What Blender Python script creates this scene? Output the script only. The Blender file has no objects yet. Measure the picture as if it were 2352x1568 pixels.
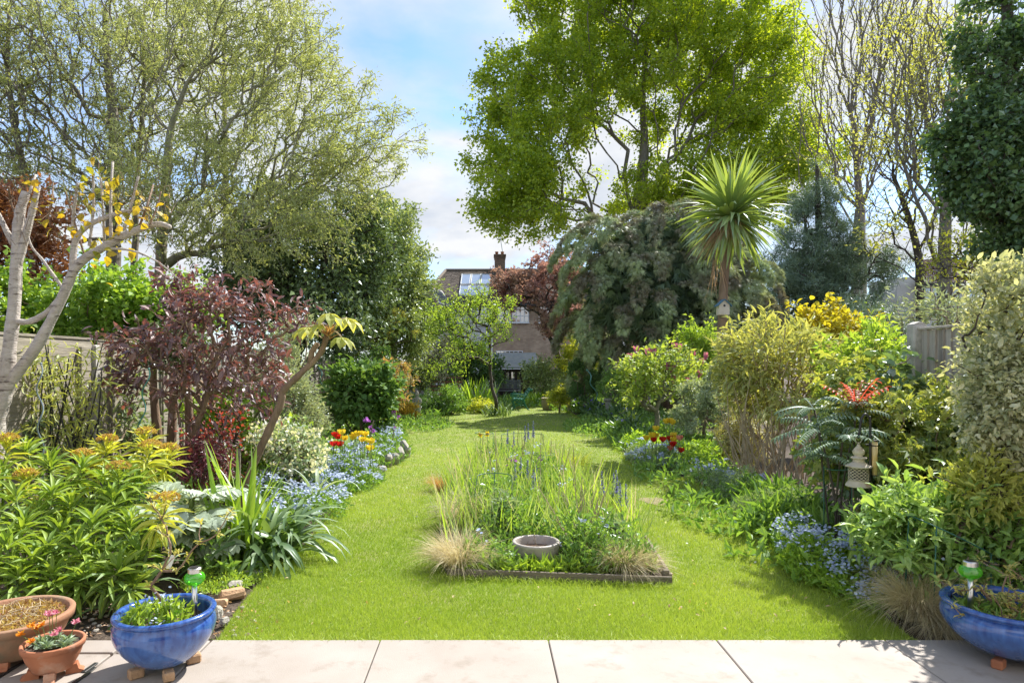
import bpy, math, random
import numpy as np
from mathutils import Vector, Matrix

# ------------------------------------------------------------------ camera, sky, sun, exposure
SC = bpy.context.scene
COL = SC.collection
F, CX, HZ, EYE = 1500.0, 1115.0, 838.0, 1.5          # focal length, vanishing point and eye height read off the paving joints
cam_d = bpy.data.cameras.new('camera'); cam = bpy.data.objects.new('camera', cam_d); COL.objects.link(cam)
cam.location = (0, 0, EYE); cam.rotation_euler = (math.radians(90), 0, 0)
cam_d.sensor_width = 36.0; cam_d.lens = F / 2352 * 36.0
cam_d.shift_x = (1176 - CX) / 2352; cam_d.shift_y = (HZ - 784) / 2352
cam_d.clip_start = 0.05; cam_d.clip_end = 2000.0
SC.camera = cam
SUN_AZ, SUN_EL = math.radians(40), math.radians(48)   # azimuth clockwise from +Y (into the garden)
world = bpy.data.worlds.new('World'); SC.world = world; world.use_nodes = True
def _sky():
    nt = world.node_tree; nt.nodes.clear(); n = nt.nodes.new; lk = nt.links.new
    out = n('ShaderNodeOutputWorld'); bg = n('ShaderNodeBackground'); bg.inputs['Strength'].default_value = 0.125
    sky = n('ShaderNodeTexSky'); sky.sky_type = 'NISHITA'; sky.sun_disc = False
    sky.sun_elevation = SUN_EL; sky.sun_rotation = SUN_AZ; sky.air_density = 1.0; sky.dust_density = 0.6; sky.ozone_density = 1.6
    tc = n('ShaderNodeTexCoord'); sep = n('ShaderNodeSeparateXYZ'); lk(tc.outputs['Generated'], sep.inputs[0])
    zz = n('ShaderNodeMath'); zz.operation = 'ABSOLUTE'; lk(sep.outputs['Z'], zz.inputs[0])
    za = n('ShaderNodeMath'); za.operation = 'ADD'; za.inputs[1].default_value = 0.22; lk(zz.outputs[0], za.inputs[0])
    dv = n('ShaderNodeVectorMath'); dv.operation = 'DIVIDE'
    cm = n('ShaderNodeCombineXYZ')
    for i in range(3): lk(za.outputs[0], cm.inputs[i])
    lk(tc.outputs['Generated'], dv.inputs[0]); lk(cm.outputs[0], dv.inputs[1])
    mp = n('ShaderNodeMapping'); mp.inputs['Location'].default_value = (2.35, 0.62, 0.3); lk(dv.outputs[0], mp.inputs[0])
    no = n('ShaderNodeTexNoise'); no.inputs['Scale'].default_value = 1.25; no.inputs['Detail'].default_value = 9; no.inputs['Roughness'].default_value = 0.52
    no.inputs['Distortion'].default_value = 0.35
    lk(mp.outputs[0], no.inputs['Vector'])
    rp = n('ShaderNodeValToRGB'); rp.color_ramp.elements[0].position = 0.385; rp.color_ramp.elements[1].position = 0.57
    rp.color_ramp.elements[0].color = (0.0, 0.0, 0.0, 1); rp.color_ramp.elements[1].color = (1, 1, 1, 1)
    lk(no.outputs['Fac'], rp.inputs[0])
    n2 = n('ShaderNodeTexNoise'); n2.inputs['Scale'].default_value = 3.1; n2.inputs['Detail'].default_value = 8; n2.inputs['Roughness'].default_value = 0.55
    lk(mp.outputs[0], n2.inputs['Vector'])
    r2 = n('ShaderNodeValToRGB'); r2.color_ramp.elements[0].position = 0.35; r2.color_ramp.elements[1].position = 0.62
    r2.color_ramp.elements[0].color = (2.4, 2.62, 3.0, 1); r2.color_ramp.elements[1].color = (3.4, 3.46, 3.55, 1)
    lk(n2.outputs['Fac'], r2.inputs[0])
    mx = n('ShaderNodeMixRGB'); lk(rp.outputs['Color'], mx.inputs['Fac']); tn = n('ShaderNodeMixRGB'); tn.blend_type = 'MULTIPLY'; tn.inputs[0].default_value = 1.0; tn.inputs[2].default_value = (.66, .77, .9, 1); lk(sky.outputs[0], tn.inputs[1]); lk(tn.outputs[0], mx.inputs['Color1']); lk(r2.outputs['Color'], mx.inputs['Color2'])
    lk(mx.outputs[0], bg.inputs['Color']); lk(bg.outputs[0], out.inputs['Surface'])
_sky()
sun_d = bpy.data.lights.new('sun', 'SUN'); sun_d.energy = 4.1; sun_d.angle = math.radians(0.6); sun_d.color = (1.0, 0.955, 0.88)
sun = bpy.data.objects.new('sun', sun_d); COL.objects.link(sun)
_sv = Vector((math.sin(SUN_AZ) * math.cos(SUN_EL), math.cos(SUN_AZ) * math.cos(SUN_EL), math.sin(SUN_EL)))
sun.rotation_euler = _sv.to_track_quat('Z', 'Y').to_euler(); sun.location = _sv * 60
vs = SC.view_settings; vs.view_transform = 'Standard'; vs.look = 'None'; vs.exposure = 1.2; vs.gamma = 1.0; vs.use_curve_mapping = False
SC.render.engine = 'CYCLES'
cy = SC.cycles
cy.max_bounces = 8; cy.diffuse_bounces = 6; cy.glossy_bounces = 2; cy.transmission_bounces = 5; cy.transparent_max_bounces = 4
cy.use_denoising = True; cy.caustics_reflective = False; cy.caustics_refractive = False; cy.sample_clamp_indirect = 6.0

# ------------------------------------------------------------------ helpers
def at(u, v, d):
    """point seen at picture position (u, v) (2352 x 1568 grid) that stands d metres into the garden"""
    return np.array([(u - CX) / F * d, d, EYE - (v - HZ) / F * d])
def gd(v): return F * EYE / (v - HZ)
def gp(u, v):
    d = gd(v); return np.array([(u - CX) / F * d, d, 0.0])
def ux(u, d): return (u - CX) / F * d
def vz(v, d): return EYE - (v - HZ) / F * d
_seed = [11]
def RNG():
    _seed[0] += 1
    return np.random.default_rng(_seed[0])
def unit(a):
    a = np.asarray(a, float); return a / np.maximum(np.linalg.norm(a, axis=-1, keepdims=True), 1e-9)
WL = {}                                               # world origin of every object, by name
UP = np.array([0, 0, 1.0])
def tag(o, label=None, cat=None, group=None, kind=None):
    if label: o['label'] = label
    if cat: o['category'] = cat
    if group: o['group'] = group
    if kind: o['kind'] = kind
    return o
def thing(name, label, cat, loc, group=None):
    o = bpy.data.objects.new(name, None); COL.objects.link(o); o.empty_display_size = 0.1
    o.location = tuple(float(c) for c in loc); WL[o.name] = np.array(loc, float)
    return tag(o, label, cat, group)
def mesh_from(name, V, polys, mat, rnd=None, smooth=False):
    me = bpy.data.meshes.new(name); V = np.ascontiguousarray(V, np.float32).reshape(-1, 3)
    polys = [np.asarray(p, np.int32) for p in polys if len(p)]
    me.vertices.add(len(V)); me.vertices.foreach_set('co', V.ravel())
    li = np.concatenate([p.ravel() for p in polys]); ct = np.concatenate([np.full(len(p), p.shape[1], np.int32) for p in polys])
    st = np.concatenate([[0], np.cumsum(ct)[:-1]]).astype(np.int32)
    me.loops.add(len(li)); me.loops.foreach_set('vertex_index', li)
    me.polygons.add(len(ct)); me.polygons.foreach_set('loop_start', st); me.polygons.foreach_set('loop_total', ct)
    me.polygons.foreach_set('use_smooth', np.full(len(ct), bool(smooth)))
    if rnd is not None:
        at_ = me.attributes.new('rnd', 'FLOAT', 'POINT'); at_.data.foreach_set('value', np.ascontiguousarray(rnd, np.float32))
    me.update(calc_edges=True)
    if mat: me.materials.append(mat)
    return me
def link(name, me, parent=None, loc=(0, 0, 0), kind=None):
    o = bpy.data.objects.new(name, me); COL.objects.link(o); o.location = tuple(float(c) for c in loc)
    if parent is not None: o.parent = parent; WL[o.name] = WL[parent.name] + np.array(loc, float)
    else: WL[o.name] = np.array(loc, float)
    if kind: o['kind'] = kind
    return o
def mk(name, V, polys, mat, parent=None, rnd=None, smooth=False, kind=None, loc=None):
    """mesh object from world-space vertices, its origin at its parent's (or at loc)"""
    org = WL[parent.name] if parent is not None else (np.array(loc, float) if loc is not None else np.zeros(3))
    me = mesh_from(name, np.asarray(V, float).reshape(-1, 3) - org, polys, mat, rnd, smooth)
    return link(name, me, parent, (0, 0, 0) if parent is not None else org, kind)

class MB:
    """collects boxes, lathes, tubes and prisms; build() links them as one mesh"""
    def __init__(s): s.v = []; s.f = {}; s.n = 0
    def add(s, V, faces):
        V = np.asarray(V, float).reshape(-1, 3)
        for f in faces: s.f.setdefault(len(f), []).append([i + s.n for i in f])
        s.v.append(V); s.n += len(V); return s
    def box(s, c, size, rz=0.0, rx=0.0, ry=0.0, bev=0.0):
        h = np.array(size) / 2
        if bev > 0:
            b = min(bev, h.min() * 0.9); V = []
            for sx in (-1, 1):
                for sy in (-1, 1):
                    for sz in (-1, 1):
                        p = np.array([sx, sy, sz]) * h
                        for ax in range(3):
                            q = p - np.array([sx, sy, sz]) * b; q[ax] = p[ax]; V.append(q)
            V = np.array(V); ix = lambda a, b_, c_, ax: (((a > 0) * 4 + (b_ > 0) * 2 + (c_ > 0)) * 3 + ax)
            fc = []
            for ax in range(3):
                for sg in (-1, 1):
                    o = [i for i in range(3) if i != ax]; q = []
                    for a, b_ in ((-1, -1), (1, -1), (1, 1), (-1, 1)):
                        k = [0, 0, 0]; k[ax] = sg; k[o[0]] = a; k[o[1]] = b_; q.append(ix(*k, ax))
                    fc.append(q)
            for ax in range(3):
                o = [i for i in range(3) if i != ax]
                for a in (-1, 1):
                    for b_ in (-1, 1):
                        k0 = [0, 0, 0]; k1 = [0, 0, 0]; k0[ax] = -1; k1[ax] = 1
                        for k in (k0, k1): k[o[0]] = a; k[o[1]] = b_
                        fc.append([ix(*k0, o[0]), ix(*k1, o[0]), ix(*k1, o[1]), ix(*k0, o[1])])
            for a in (-1, 1):
                for b_ in (-1, 1):
                    for c_ in (-1, 1): fc.append([ix(a, b_, c_, 0), ix(a, b_, c_, 1), ix(a, b_, c_, 2)])
        else:
            V = np.array([[sx, sy, sz] for sx in (-1, 1) for sy in (-1, 1) for sz in (-1, 1)]) * h
            fc = [(0, 1, 3, 2), (4, 6, 7, 5), (0, 4, 5, 1), (2, 3, 7, 6), (0, 2, 6, 4), (1, 5, 7, 3)]
        R = np.array(Matrix.Rotation(rz, 3, 'Z') @ Matrix.Rotation(ry, 3, 'Y') @ Matrix.Rotation(rx, 3, 'X'))
        return s.add(V @ R.T + np.array(c), fc)
    def quad(s, a, b, c, d): return s.add([a, b, c, d], [(0, 1, 2, 3)])
    def poly(s, pts): return s.add(pts, [tuple(range(len(pts)))])
    def prism(s, pts, off):
        n = len(pts); P = np.array(pts, float); Q = P + np.array(off, float)
        f = [tuple(range(n))[::-1], tuple(range(n, 2 * n))] + [(i, (i + 1) % n, n + (i + 1) % n, n + i) for i in range(n)]
        return s.add(np.vstack([P, Q]), f)
    def lathe(s, prof, c=(0, 0, 0), k=48, wob=0.0, sx=1.0, sy=1.0):
        prof = np.array(prof, float); m = len(prof); a = np.arange(k) * 2 * np.pi / k
        w = 1 + wob * np.sin(2 * a + 0.7) + wob * 0.6 * np.sin(3 * a)
        V = np.stack([np.outer(prof[:, 0], np.cos(a) * w) * sx, np.outer(prof[:, 0], np.sin(a) * w) * sy, np.repeat(prof[:, 1:2], k, 1)], -1)
        f = [(i * k + j, i * k + (j + 1) % k, (i + 1) * k + (j + 1) % k, (i + 1) * k + j) for i in range(m - 1) for j in range(k)]
        return s.add(V.reshape(-1, 3) + np.array(c), f)
    def tube(s, pts, r, k=6, caps=True):
        P = np.array(pts, float); n = len(P); r = np.broadcast_to(np.asarray(r, float), (n,))
        T = unit(np.gradient(P, axis=0)); ref = UP if abs(T[0] @ UP) < 0.9 else np.array([1.0, 0, 0])
        S = np.zeros_like(P); b = unit(np.cross(T[0], ref))
        for i in range(n):
            b = unit(b - (b @ T[i]) * T[i]); S[i] = b
        B = np.cross(T, S); a = np.arange(k) * 2 * np.pi / k
        V = P[:, None] + r[:, None, None] * (np.cos(a)[None, :, None] * S[:, None] + np.sin(a)[None, :, None] * B[:, None])
        f = [(i * k + j, i * k + (j + 1) % k, (i + 1) * k + (j + 1) % k, (i + 1) * k + j) for i in range(n - 1) for j in range(k)]
        if caps: f += [tuple(range(k))[::-1], tuple((n - 1) * k + j for j in range(k))]
        return s.add(V.reshape(-1, 3), f)
    def ball(s, c, r, nu=10, nv=7, sc=(1, 1, 1)):
        th = np.linspace(0, np.pi, nv)
        s.lathe([(max(np.sin(t), 1e-3) * r * sc[0], -np.cos(t) * r * sc[2]) for t in th], c, nu); return s
    def build(s, name, mat, parent=None, smooth=False, kind=None, loc=None, rnd=None):
        V = np.vstack(s.v); return mk(name, V, [np.array(f) for f in s.f.values()], mat, parent, rnd, smooth, kind, loc)

def smooth_path(pts, n=8):
    """Catmull-Rom through the points"""
    P = np.array(pts, float); P = np.vstack([2 * P[0] - P[1], P, 2 * P[-1] - P[-2]]); out = []
    for i in range(1, len(P) - 2):
        t = np.linspace(0, 1, n, endpoint=False)[:, None]
        p0, p1, p2, p3 = P[i - 1], P[i], P[i + 1], P[i + 2]
        out.append(0.5 * (2 * p1 + (p2 - p0) * t + (2 * p0 - 5 * p1 + 4 * p2 - p3) * t ** 2 + (3 * p1 - p0 - 3 * p2 + p3) * t ** 3))
    out.append(P[-2:-1]); return np.vstack(out)

# ------------------------------------------------------------------ materials (all procedural)
MATS = {}
def _new(name):
    m = bpy.data.materials.new(name); m.use_nodes = True; nt = m.node_tree; nt.nodes.clear()
    out = nt.nodes.new('ShaderNodeOutputMaterial'); MATS[name] = m
    return m, nt, nt.nodes.new, nt.links.new, out
def c4(c): return (c[0], c[1], c[2], 1.0)
def leafm(name, a, b, trans=0.42, gloss=0.07, rough=0.42, tcol=(1.35, 1.25, 0.55), var=None):
    """leaf: per-leaf tint between a and b, thin translucency, a waxy sheen"""
    f = min(max(.62 / max(b), 1.0), 1.85); a, b = [x * f for x in a], [x * f for x in b]
    m, nt, n, lk, out = _new(name)
    atr = n('ShaderNodeAttribute'); atr.attribute_name = 'rnd'
    mx = n('ShaderNodeMixRGB'); mx.inputs[1].default_value = c4(a); mx.inputs[2].default_value = c4(b); lk(atr.outputs['Fac'], mx.inputs[0])
    col = mx.outputs[0]
    if var:
        tc = n('ShaderNodeTexCoord'); no = n('ShaderNodeTexNoise'); no.inputs['Scale'].default_value = var[1]; no.inputs['Detail'].default_value = 3
        lk(tc.outputs['Object'], no.inputs['Vector'])
        rp = n('ShaderNodeValToRGB'); rp.color_ramp.elements[0].position = 0.42; rp.color_ramp.elements[1].position = 0.6; lk(no.outputs['Fac'], rp.inputs[0])
        m2 = n('ShaderNodeMixRGB'); m2.inputs[2].default_value = c4(var[0]); lk(rp.outputs['Color'], m2.inputs[0]); lk(col, m2.inputs[1]); col = m2.outputs[0]
    df = n('ShaderNodeBsdfDiffuse'); lk(col, df.inputs['Color'])
    tr = n('ShaderNodeBsdfTranslucent'); tm = n('ShaderNodeMixRGB'); tm.blend_type = 'MULTIPLY'; tm.inputs[0].default_value = 1.0
    tm.inputs[2].default_value = c4(tcol); lk(col, tm.inputs[1]); lk(tm.outputs[0], tr.inputs['Color'])
    ms = n('ShaderNodeMixShader'); ms.inputs[0].default_value = trans; lk(df.outputs[0], ms.inputs[1]); lk(tr.outputs[0], ms.inputs[2])
    gl = n('ShaderNodeBsdfGlossy'); gl.inputs['Roughness'].default_value = max(rough, .5); gl.inputs['Color'].default_value = (0.9, 0.95, 1, 1)
    lw = n('ShaderNodeLayerWeight'); lw.inputs['Blend'].default_value = 0.25
    mu = n('ShaderNodeMath'); mu.operation = 'MULTIPLY_ADD'; mu.inputs[1].default_value = gloss * 1.5; mu.inputs[2].default_value = gloss * 0.4; lk(lw.outputs['Fresnel'], mu.inputs[0])
    m3 = n('ShaderNodeMixShader'); lk(mu.outputs[0], m3.inputs[0]); lk(ms.outputs[0], m3.inputs[1]); lk(gl.outputs[0], m3.inputs[2])
    lk(m3.outputs[0], out.inputs['Surface']); return m
def surf(name, a, b=None, scale=6.0, rough=0.7, bump=0.0, bscale=None, stretch=(1, 1, 1), metal=0.0, coat=0.0, c=None, cscale=1.0, detail=6, spec=0.5, cpos=(0.5, 0.68)):
    """solid surface: two-colour noise, optional blotches of a third colour, bump"""
    m, nt, n, lk, out = _new(name); b = b or a
    p = n('ShaderNodeBsdfPrincipled'); p.inputs['Roughness'].default_value = rough; p.inputs['Metallic'].default_value = metal
    p.inputs['Coat Weight'].default_value = coat; p.inputs['Coat Roughness'].default_value = 0.08; p.inputs['Specular IOR Level'].default_value = spec
    tc = n('ShaderNodeTexCoord'); mp = n('ShaderNodeMapping'); mp.inputs['Scale'].default_value = stretch; lk(tc.outputs['Object'], mp.inputs[0])
    no = n('ShaderNodeTexNoise'); no.inputs['Scale'].default_value = scale; no.inputs['Detail'].default_value = detail; no.inputs['Roughness'].default_value = 0.6; lk(mp.outputs[0], no.inputs['Vector'])
    rp = n('ShaderNodeValToRGB'); rp.color_ramp.elements[0].position = 0.33; rp.color_ramp.elements[1].position = 0.67
    rp.color_ramp.elements[0].color = c4(a); rp.color_ramp.elements[1].color = c4(b); lk(no.outputs['Fac'], rp.inputs[0]); col = rp.outputs['Color']
    if c:
        n2 = n('ShaderNodeTexNoise'); n2.inputs['Scale'].default_value = cscale; n2.inputs['Detail'].default_value = 5; n2.inputs['Roughness'].default_value = 0.62; lk(mp.outputs[0], n2.inputs['Vector'])
        r2 = n('ShaderNodeValToRGB'); r2.color_ramp.elements[0].position = cpos[0]; r2.color_ramp.elements[1].position = cpos[1]; lk(n2.outputs['Fac'], r2.inputs[0])
        m2 = n('ShaderNodeMixRGB'); m2.inputs[2].default_value = c4(c); lk(r2.outputs['Color'], m2.inputs[0]); lk(col, m2.inputs[1]); col = m2.outputs[0]
    lk(col, p.inputs['Base Color'])
    if bump:
        n3 = n('ShaderNodeTexNoise'); n3.inputs['Scale'].default_value = bscale or scale * 4; n3.inputs['Detail'].default_value = 6; lk(mp.outputs[0], n3.inputs['Vector'])
        bp = n('ShaderNodeBump'); bp.inputs['Strength'].default_value = min(bump, 1.0); bp.inputs['Distance'].default_value = 0.02; lk(n3.outputs['Fac'], bp.inputs['Height']); lk(bp.outputs[0], p.inputs['Normal'])
    lk(p.outputs[0], out.inputs['Surface']); return m
def brickm(name, a, b, mortar, scale, rot=(0, 0, 0), bw=0.5, rh=0.25, ms=0.02, rough=0.85):
    m, nt, n, lk, out = _new(name)
    p = n('ShaderNodeBsdfPrincipled'); p.inputs['Roughness'].default_value = rough
    tc = n('ShaderNodeTexCoord'); mp = n('ShaderNodeMapping'); mp.inputs['Rotation'].default_value = rot; lk(tc.outputs['Object'], mp.inputs[0])
    br = n('ShaderNodeTexBrick'); br.inputs['Color1'].default_value = c4(a); br.inputs['Color2'].default_value = c4(b); br.inputs['Mortar'].default_value = c4(mortar)
    br.inputs['Scale'].default_value = scale; br.inputs['Mortar Size'].default_value = ms; br.inputs['Brick Width'].default_value = bw; br.inputs['Row Height'].default_value = rh
    lk(mp.outputs[0], br.inputs['Vector'])
    no = n('ShaderNodeTexNoise'); no.inputs['Scale'].default_value = 1.6; no.inputs['Detail'].default_value = 5; lk(tc.outputs['Object'], no.inputs['Vector'])
    mx = n('ShaderNodeMixRGB'); mx.blend_type = 'OVERLAY'; mx.inputs[0].default_value = 0.55; lk(br.outputs['Color'], mx.inputs[1]); lk(no.outputs['Fac'], mx.inputs[2])
    lk(mx.outputs[0], p.inputs['Base Color']); lk(p.outputs[0], out.inputs['Surface']); return m
def glassm(name, col, rough=0.05, alpha=0.35):
    m, nt, n, lk, out = _new(name)
    gl = n('ShaderNodeBsdfGlossy'); gl.inputs['Roughness'].default_value = rough
    df = n('ShaderNodeBsdfDiffuse'); df.inputs['Color'].default_value = c4(col)
    ms = n('ShaderNodeMixShader'); ms.inputs[0].default_value = alpha; lk(df.outputs[0], ms.inputs[1]); lk(gl.outputs[0], ms.inputs[2]); lk(ms.outputs[0], out.inputs['Surface']); return m

# ------------------------------------------------------------------ plant tools
TPL = {
    'd4': ([(0, 0, 0), (.42, -.5, .13), (1, 0, -.12), (.42, .5, .13)], [(0, 1, 2), (0, 2, 3)]),
    'l6': ([(0, 0, 0), (.5, 0, .02), (1, 0, -.2), (.28, -.42, .07), (.68, -.38, .03), (.28, .42, .07), (.68, .38, .03)],
           [(0, 3, 1), (3, 4, 1), (4, 2, 1), (0, 1, 5), (5, 1, 6), (6, 1, 2)]),
    'lance': ([(0, 0, 0), (.3, -.4, .05), (.3, 0, .0), (.3, .4, .05), (.68, -.42, -.05), (.66, 0, -.1), (.68, .42, -.05), (1, 0, -.32)],
              [(0, 1, 2), (0, 2, 3), (1, 4, 5), (1, 5, 2), (2, 5, 6), (2, 6, 3), (4, 7, 5), (5, 7, 6)]),
    'petal': ([(0, -.1, 0), (0, .1, 0), (.55, -.5, .1), (.55, .5, .1), (1, -.2, .02), (1, .2, .02)], [(0, 2, 3), (0, 3, 1), (2, 4, 5), (2, 5, 3)]),
    'tri': ([(0, -.5, 0), (0, .5, 0), (1, 0, 0)], [(0, 1, 2)]),
}
def _fan(angs, lens, w, droop=.25):
    V, f = [], []
    for i, (a, l) in enumerate(zip(angs, lens)):
        ca, sa = math.cos(a), math.sin(a); k = len(V)
        V += [(0, 0, 0), (.5 * l * ca - w * sa, .5 * l * sa + w * ca, .03), (l * ca, l * sa, -droop * l), (.5 * l * ca + w * sa, .5 * l * sa - w * ca, .03)]
        f += [(k, k + 3, k + 2), (k, k + 2, k + 1)]
    return V, f
def _fan1(angs, lens, w, droop):
    V = []
    for a, l in zip(angs, lens): V += [(-w * math.sin(a), w * math.cos(a), 0), (w * math.sin(a), -w * math.cos(a), 0), (l * math.cos(a), l * math.sin(a), -droop * l)]
    return V, [(3 * i, 3 * i + 1, 3 * i + 2) for i in range(len(angs))]
TPL['spray'] = _fan1(np.radians([-46, -20, 2, 24, 48]), [.6, .85, 1, .85, .62], .085, .22)
TPL['palm5'] = _fan(np.radians([-95, -48, 0, 48, 95]), [.62, .85, 1, .85, .62], .2, .25)
TPL['oak'] = _fan(np.radians([-55, 0, 52]), [.85, 1, .8], .24, .15)
TPL['star'] = ([(math.cos(a) * r, math.sin(a) * r, 0) for a, r in zip(np.radians(np.arange(6) * 60), (1, .9, 1, .9, 1, .9))], [(0, 1, 2), (0, 2, 3), (0, 3, 4), (0, 4, 5)])

def foliage(P, D, L, W, rng, tpl='d4', nup=0.8, curl=1.0):
    """leaf array: bases P, directions D, lengths L, widths W -> verts, tris, per-vertex random"""
    n = len(P); T, Fc = TPL[tpl]; T = np.array(T, float); Fc = np.array(Fc)
    L = np.broadcast_to(np.asarray(L, float), (n,)); W = np.broadcast_to(np.asarray(W, float), (n,))
    D = unit(D); N0 = rng.normal(size=(n, 3)) * 0.6 + UP * nup; S = unit(np.cross(N0, D)); N = np.cross(D, S)
    wf = W if tpl not in ('spray', 'palm5', 'oak', 'star') else L
    V = P[:, None] + (L[:, None] * T[None, :, 0])[..., None] * D[:, None] + (wf[:, None] * T[None, :, 1])[..., None] * S[:, None] + (L[:, None] * T[None, :, 2] * curl)[..., None] * N[:, None]
    fc = (Fc[None] + (np.arange(n) * len(T))[:, None, None]).reshape(-1, 3)
    return V.reshape(-1, 3), fc, np.repeat(rng.random(n), len(T))
def blades(P, D, L, W, bend, rng, nseg=5, side=None, wexp=2.0, keep=0.04):
    """arching blades: path P + D L t + gravity bend L t^2"""
    n = len(P); L = np.broadcast_to(np.asarray(L, float), (n,)); W = np.broadcast_to(np.asarray(W, float), (n,)); bend = np.broadcast_to(np.asarray(bend, float), (n,))
    D = unit(D); t = np.linspace(0, 1, nseg + 1)
    hz = D.copy(); hz[:, 2] = 0; hz = unit(hz + 1e-6)
    C = P[:, None] + (L[:, None] * t)[..., None] * D[:, None] + ((bend * L)[:, None] * t ** 2)[..., None] * (hz * 0.35 - UP)[:, None]
    S = unit(np.cross(D, UP) + rng.normal(size=(n, 3)) * 0.35) if side is None else side
    w = (W[:, None] * np.maximum(1 - t ** wexp, keep)) / 2
    V = np.stack([C - w[..., None] * S[:, None], C + w[..., None] * S[:, None]], 2)
    i = np.arange(nseg) * 2; q = np.stack([i, i + 1, i + 3, i + 2], -1)
    fc = (q[None] + (np.arange(n) * (nseg + 1) * 2)[:, None, None]).reshape(-1, 4)
    return V.reshape(-1, 3), fc, np.repeat(rng.random(n), (nseg + 1) * 2)
def rdir(n, rng, up=0.0, out=None, ow=0.0):
    d = rng.normal(size=(n, 3)); d = unit(d) + UP * up
    if out is not None: d = d + unit(out) * ow
    return unit(d)
def ell(u, v, d, ru, rv, rd): return (at(u, v, d), np.array([ru * d / F, rd, rv * d / F]))
def sample(blobs, n, rng, surf=0.45, clump=0, cs=0.35):
    """points in a union of ellipsoids; surf<1 pushes them outward; clump>0 gathers them round that many centres"""
    vol = np.array([b[1].prod() ** 0.75 for b in blobs]); k = rng.choice(len(blobs), n, p=vol / vol.sum())
    C = np.array([b[0] for b in blobs])[k]; R = np.array([b[1] for b in blobs])[k]
    P = C + unit(rng.normal(size=(n, 3))) * (rng.random(n) ** (surf))[:, None] * R
    if clump:
        Q = sample(blobs, clump, rng, surf); j = rng.integers(0, clump, n)
        P = Q[j] + rng.normal(size=(n, 3)) * cs
    return P
def grow(trunk, pts, bf=0.4, jit=0.08, rng=None):
    """branching skeleton: each point joins the nearest limb, short routes to the root preferred"""
    T = np.array(trunk, float); pts = np.asarray(pts, float); nT, n = len(T), len(pts)
    pos = np.zeros((nT + n, 3)); par = np.full(nT + n, -1); pl = np.zeros(nT + n)
    pos[:nT] = T; par[1:nT] = np.arange(nT - 1); pl[1:nT] = np.cumsum(np.linalg.norm(np.diff(T, axis=0), axis=1))
    best = np.full(n, 1e9); bp = np.zeros(n, int)
    s0 = max(0, int(nT * 0.3))
    for i in range(s0, nT):
        c = np.linalg.norm(pts - T[i], axis=1) + bf * pl[i]; m = c < best; best[m] = c[m]; bp[m] = i
    alive = np.ones(n, bool); cnt = nT
    for _ in range(n):
        j = int(np.argmin(np.where(alive, best, 1e12))); alive[j] = False
        p = bp[j]; pos[cnt] = pts[j]; par[cnt] = p; pl[cnt] = pl[p] + np.linalg.norm(pts[j] - pos[p])
        c = np.linalg.norm(pts - pts[j], axis=1) + bf * pl[cnt]; m = alive & (c < best); best[m] = c[m]; bp[m] = cnt; cnt += 1
    return pos, par
def branches(pos, par, rtip=0.004, ex=0.42, rmax=9.0, k=4, rng=None, jit=0.12, tr=None):
    """tapered tubes along a skeleton -> verts, quads, radii, subtree counts"""
    n = len(pos); cnt = np.ones(n)
    for i in range(n - 1, 0, -1):
        if par[i] >= 0: cnt[par[i]] += cnt[i]
    r = np.minimum(rtip * cnt ** ex, rmax)
    if tr is not None: r[:len(tr)] = np.maximum(tr, r[:len(tr)] * 0)
    c = np.where(par >= 0)[0]; p = par[c]
    A, B = pos[p], pos[c]; ra = np.minimum(r[p], np.maximum(r[c] * 1.35, rtip)); ra = np.where(p < (0 if tr is None else len(tr)), np.where(c < (0 if tr is None else len(tr)), r[p], r[c] * 1.3), ra); rb = r[c]
    if rng is not None and jit > 0:
        ln = np.linalg.norm(B - A, axis=1, keepdims=True); M = (A + B) / 2 + rng.normal(size=A.shape) * ln * jit * np.where((c < (0 if tr is None else len(tr)))[:, None], 0.15, 1)
        A, B = np.vstack([A, M]), np.vstack([M, B]); rm = (ra + rb) / 2; ra, rb = np.concatenate([ra, rm]), np.concatenate([rm, rb])
    T = unit(B - A); ref = np.where(np.abs(T[:, 2:3]) > 0.9, np.array([[1.0, 0, 0]]), UP[None]); S = unit(np.cross(T, ref)); Bn = np.cross(T, S)
    a = np.arange(k) * 2 * np.pi / k; ring = np.cos(a)[None, :, None] * S[:, None] + np.sin(a)[None, :, None] * Bn[:, None]
    ov = T * (ra * 0.4)[:, None]
    V = np.stack([(A - ov)[:, None] + ra[:, None, None] * ring, B[:, None] + rb[:, None, None] * ring], 1).reshape(-1, 3)
    j = np.arange(k); q = np.stack([j, (j + 1) % k, k + (j + 1) % k, k + j], -1)
    fc = (q[None] + (np.arange(len(A)) * 2 * k)[:, None, None]).reshape(-1, 4)
    return V, fc, r, cnt
def leafy(pos, par, cnt, n, rng, spread=0.1, maxcnt=4, outw=0.8, up=0.2, center=None):
    """bases and directions for n leaves strung along the outer twigs"""
    c = np.where((cnt <= maxcnt) & (par >= 0))[0]; k = rng.choice(c, n); t = rng.random((n, 1))
    A, B = pos[par[k]], pos[k]; P = A + (B - A) * (0.25 + 0.8 * t) + rng.normal(size=(n, 3)) * spread
    ce = pos.mean(0) if center is None else center
    return P, rdir(n, rng, up, P - ce, outw)

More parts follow.
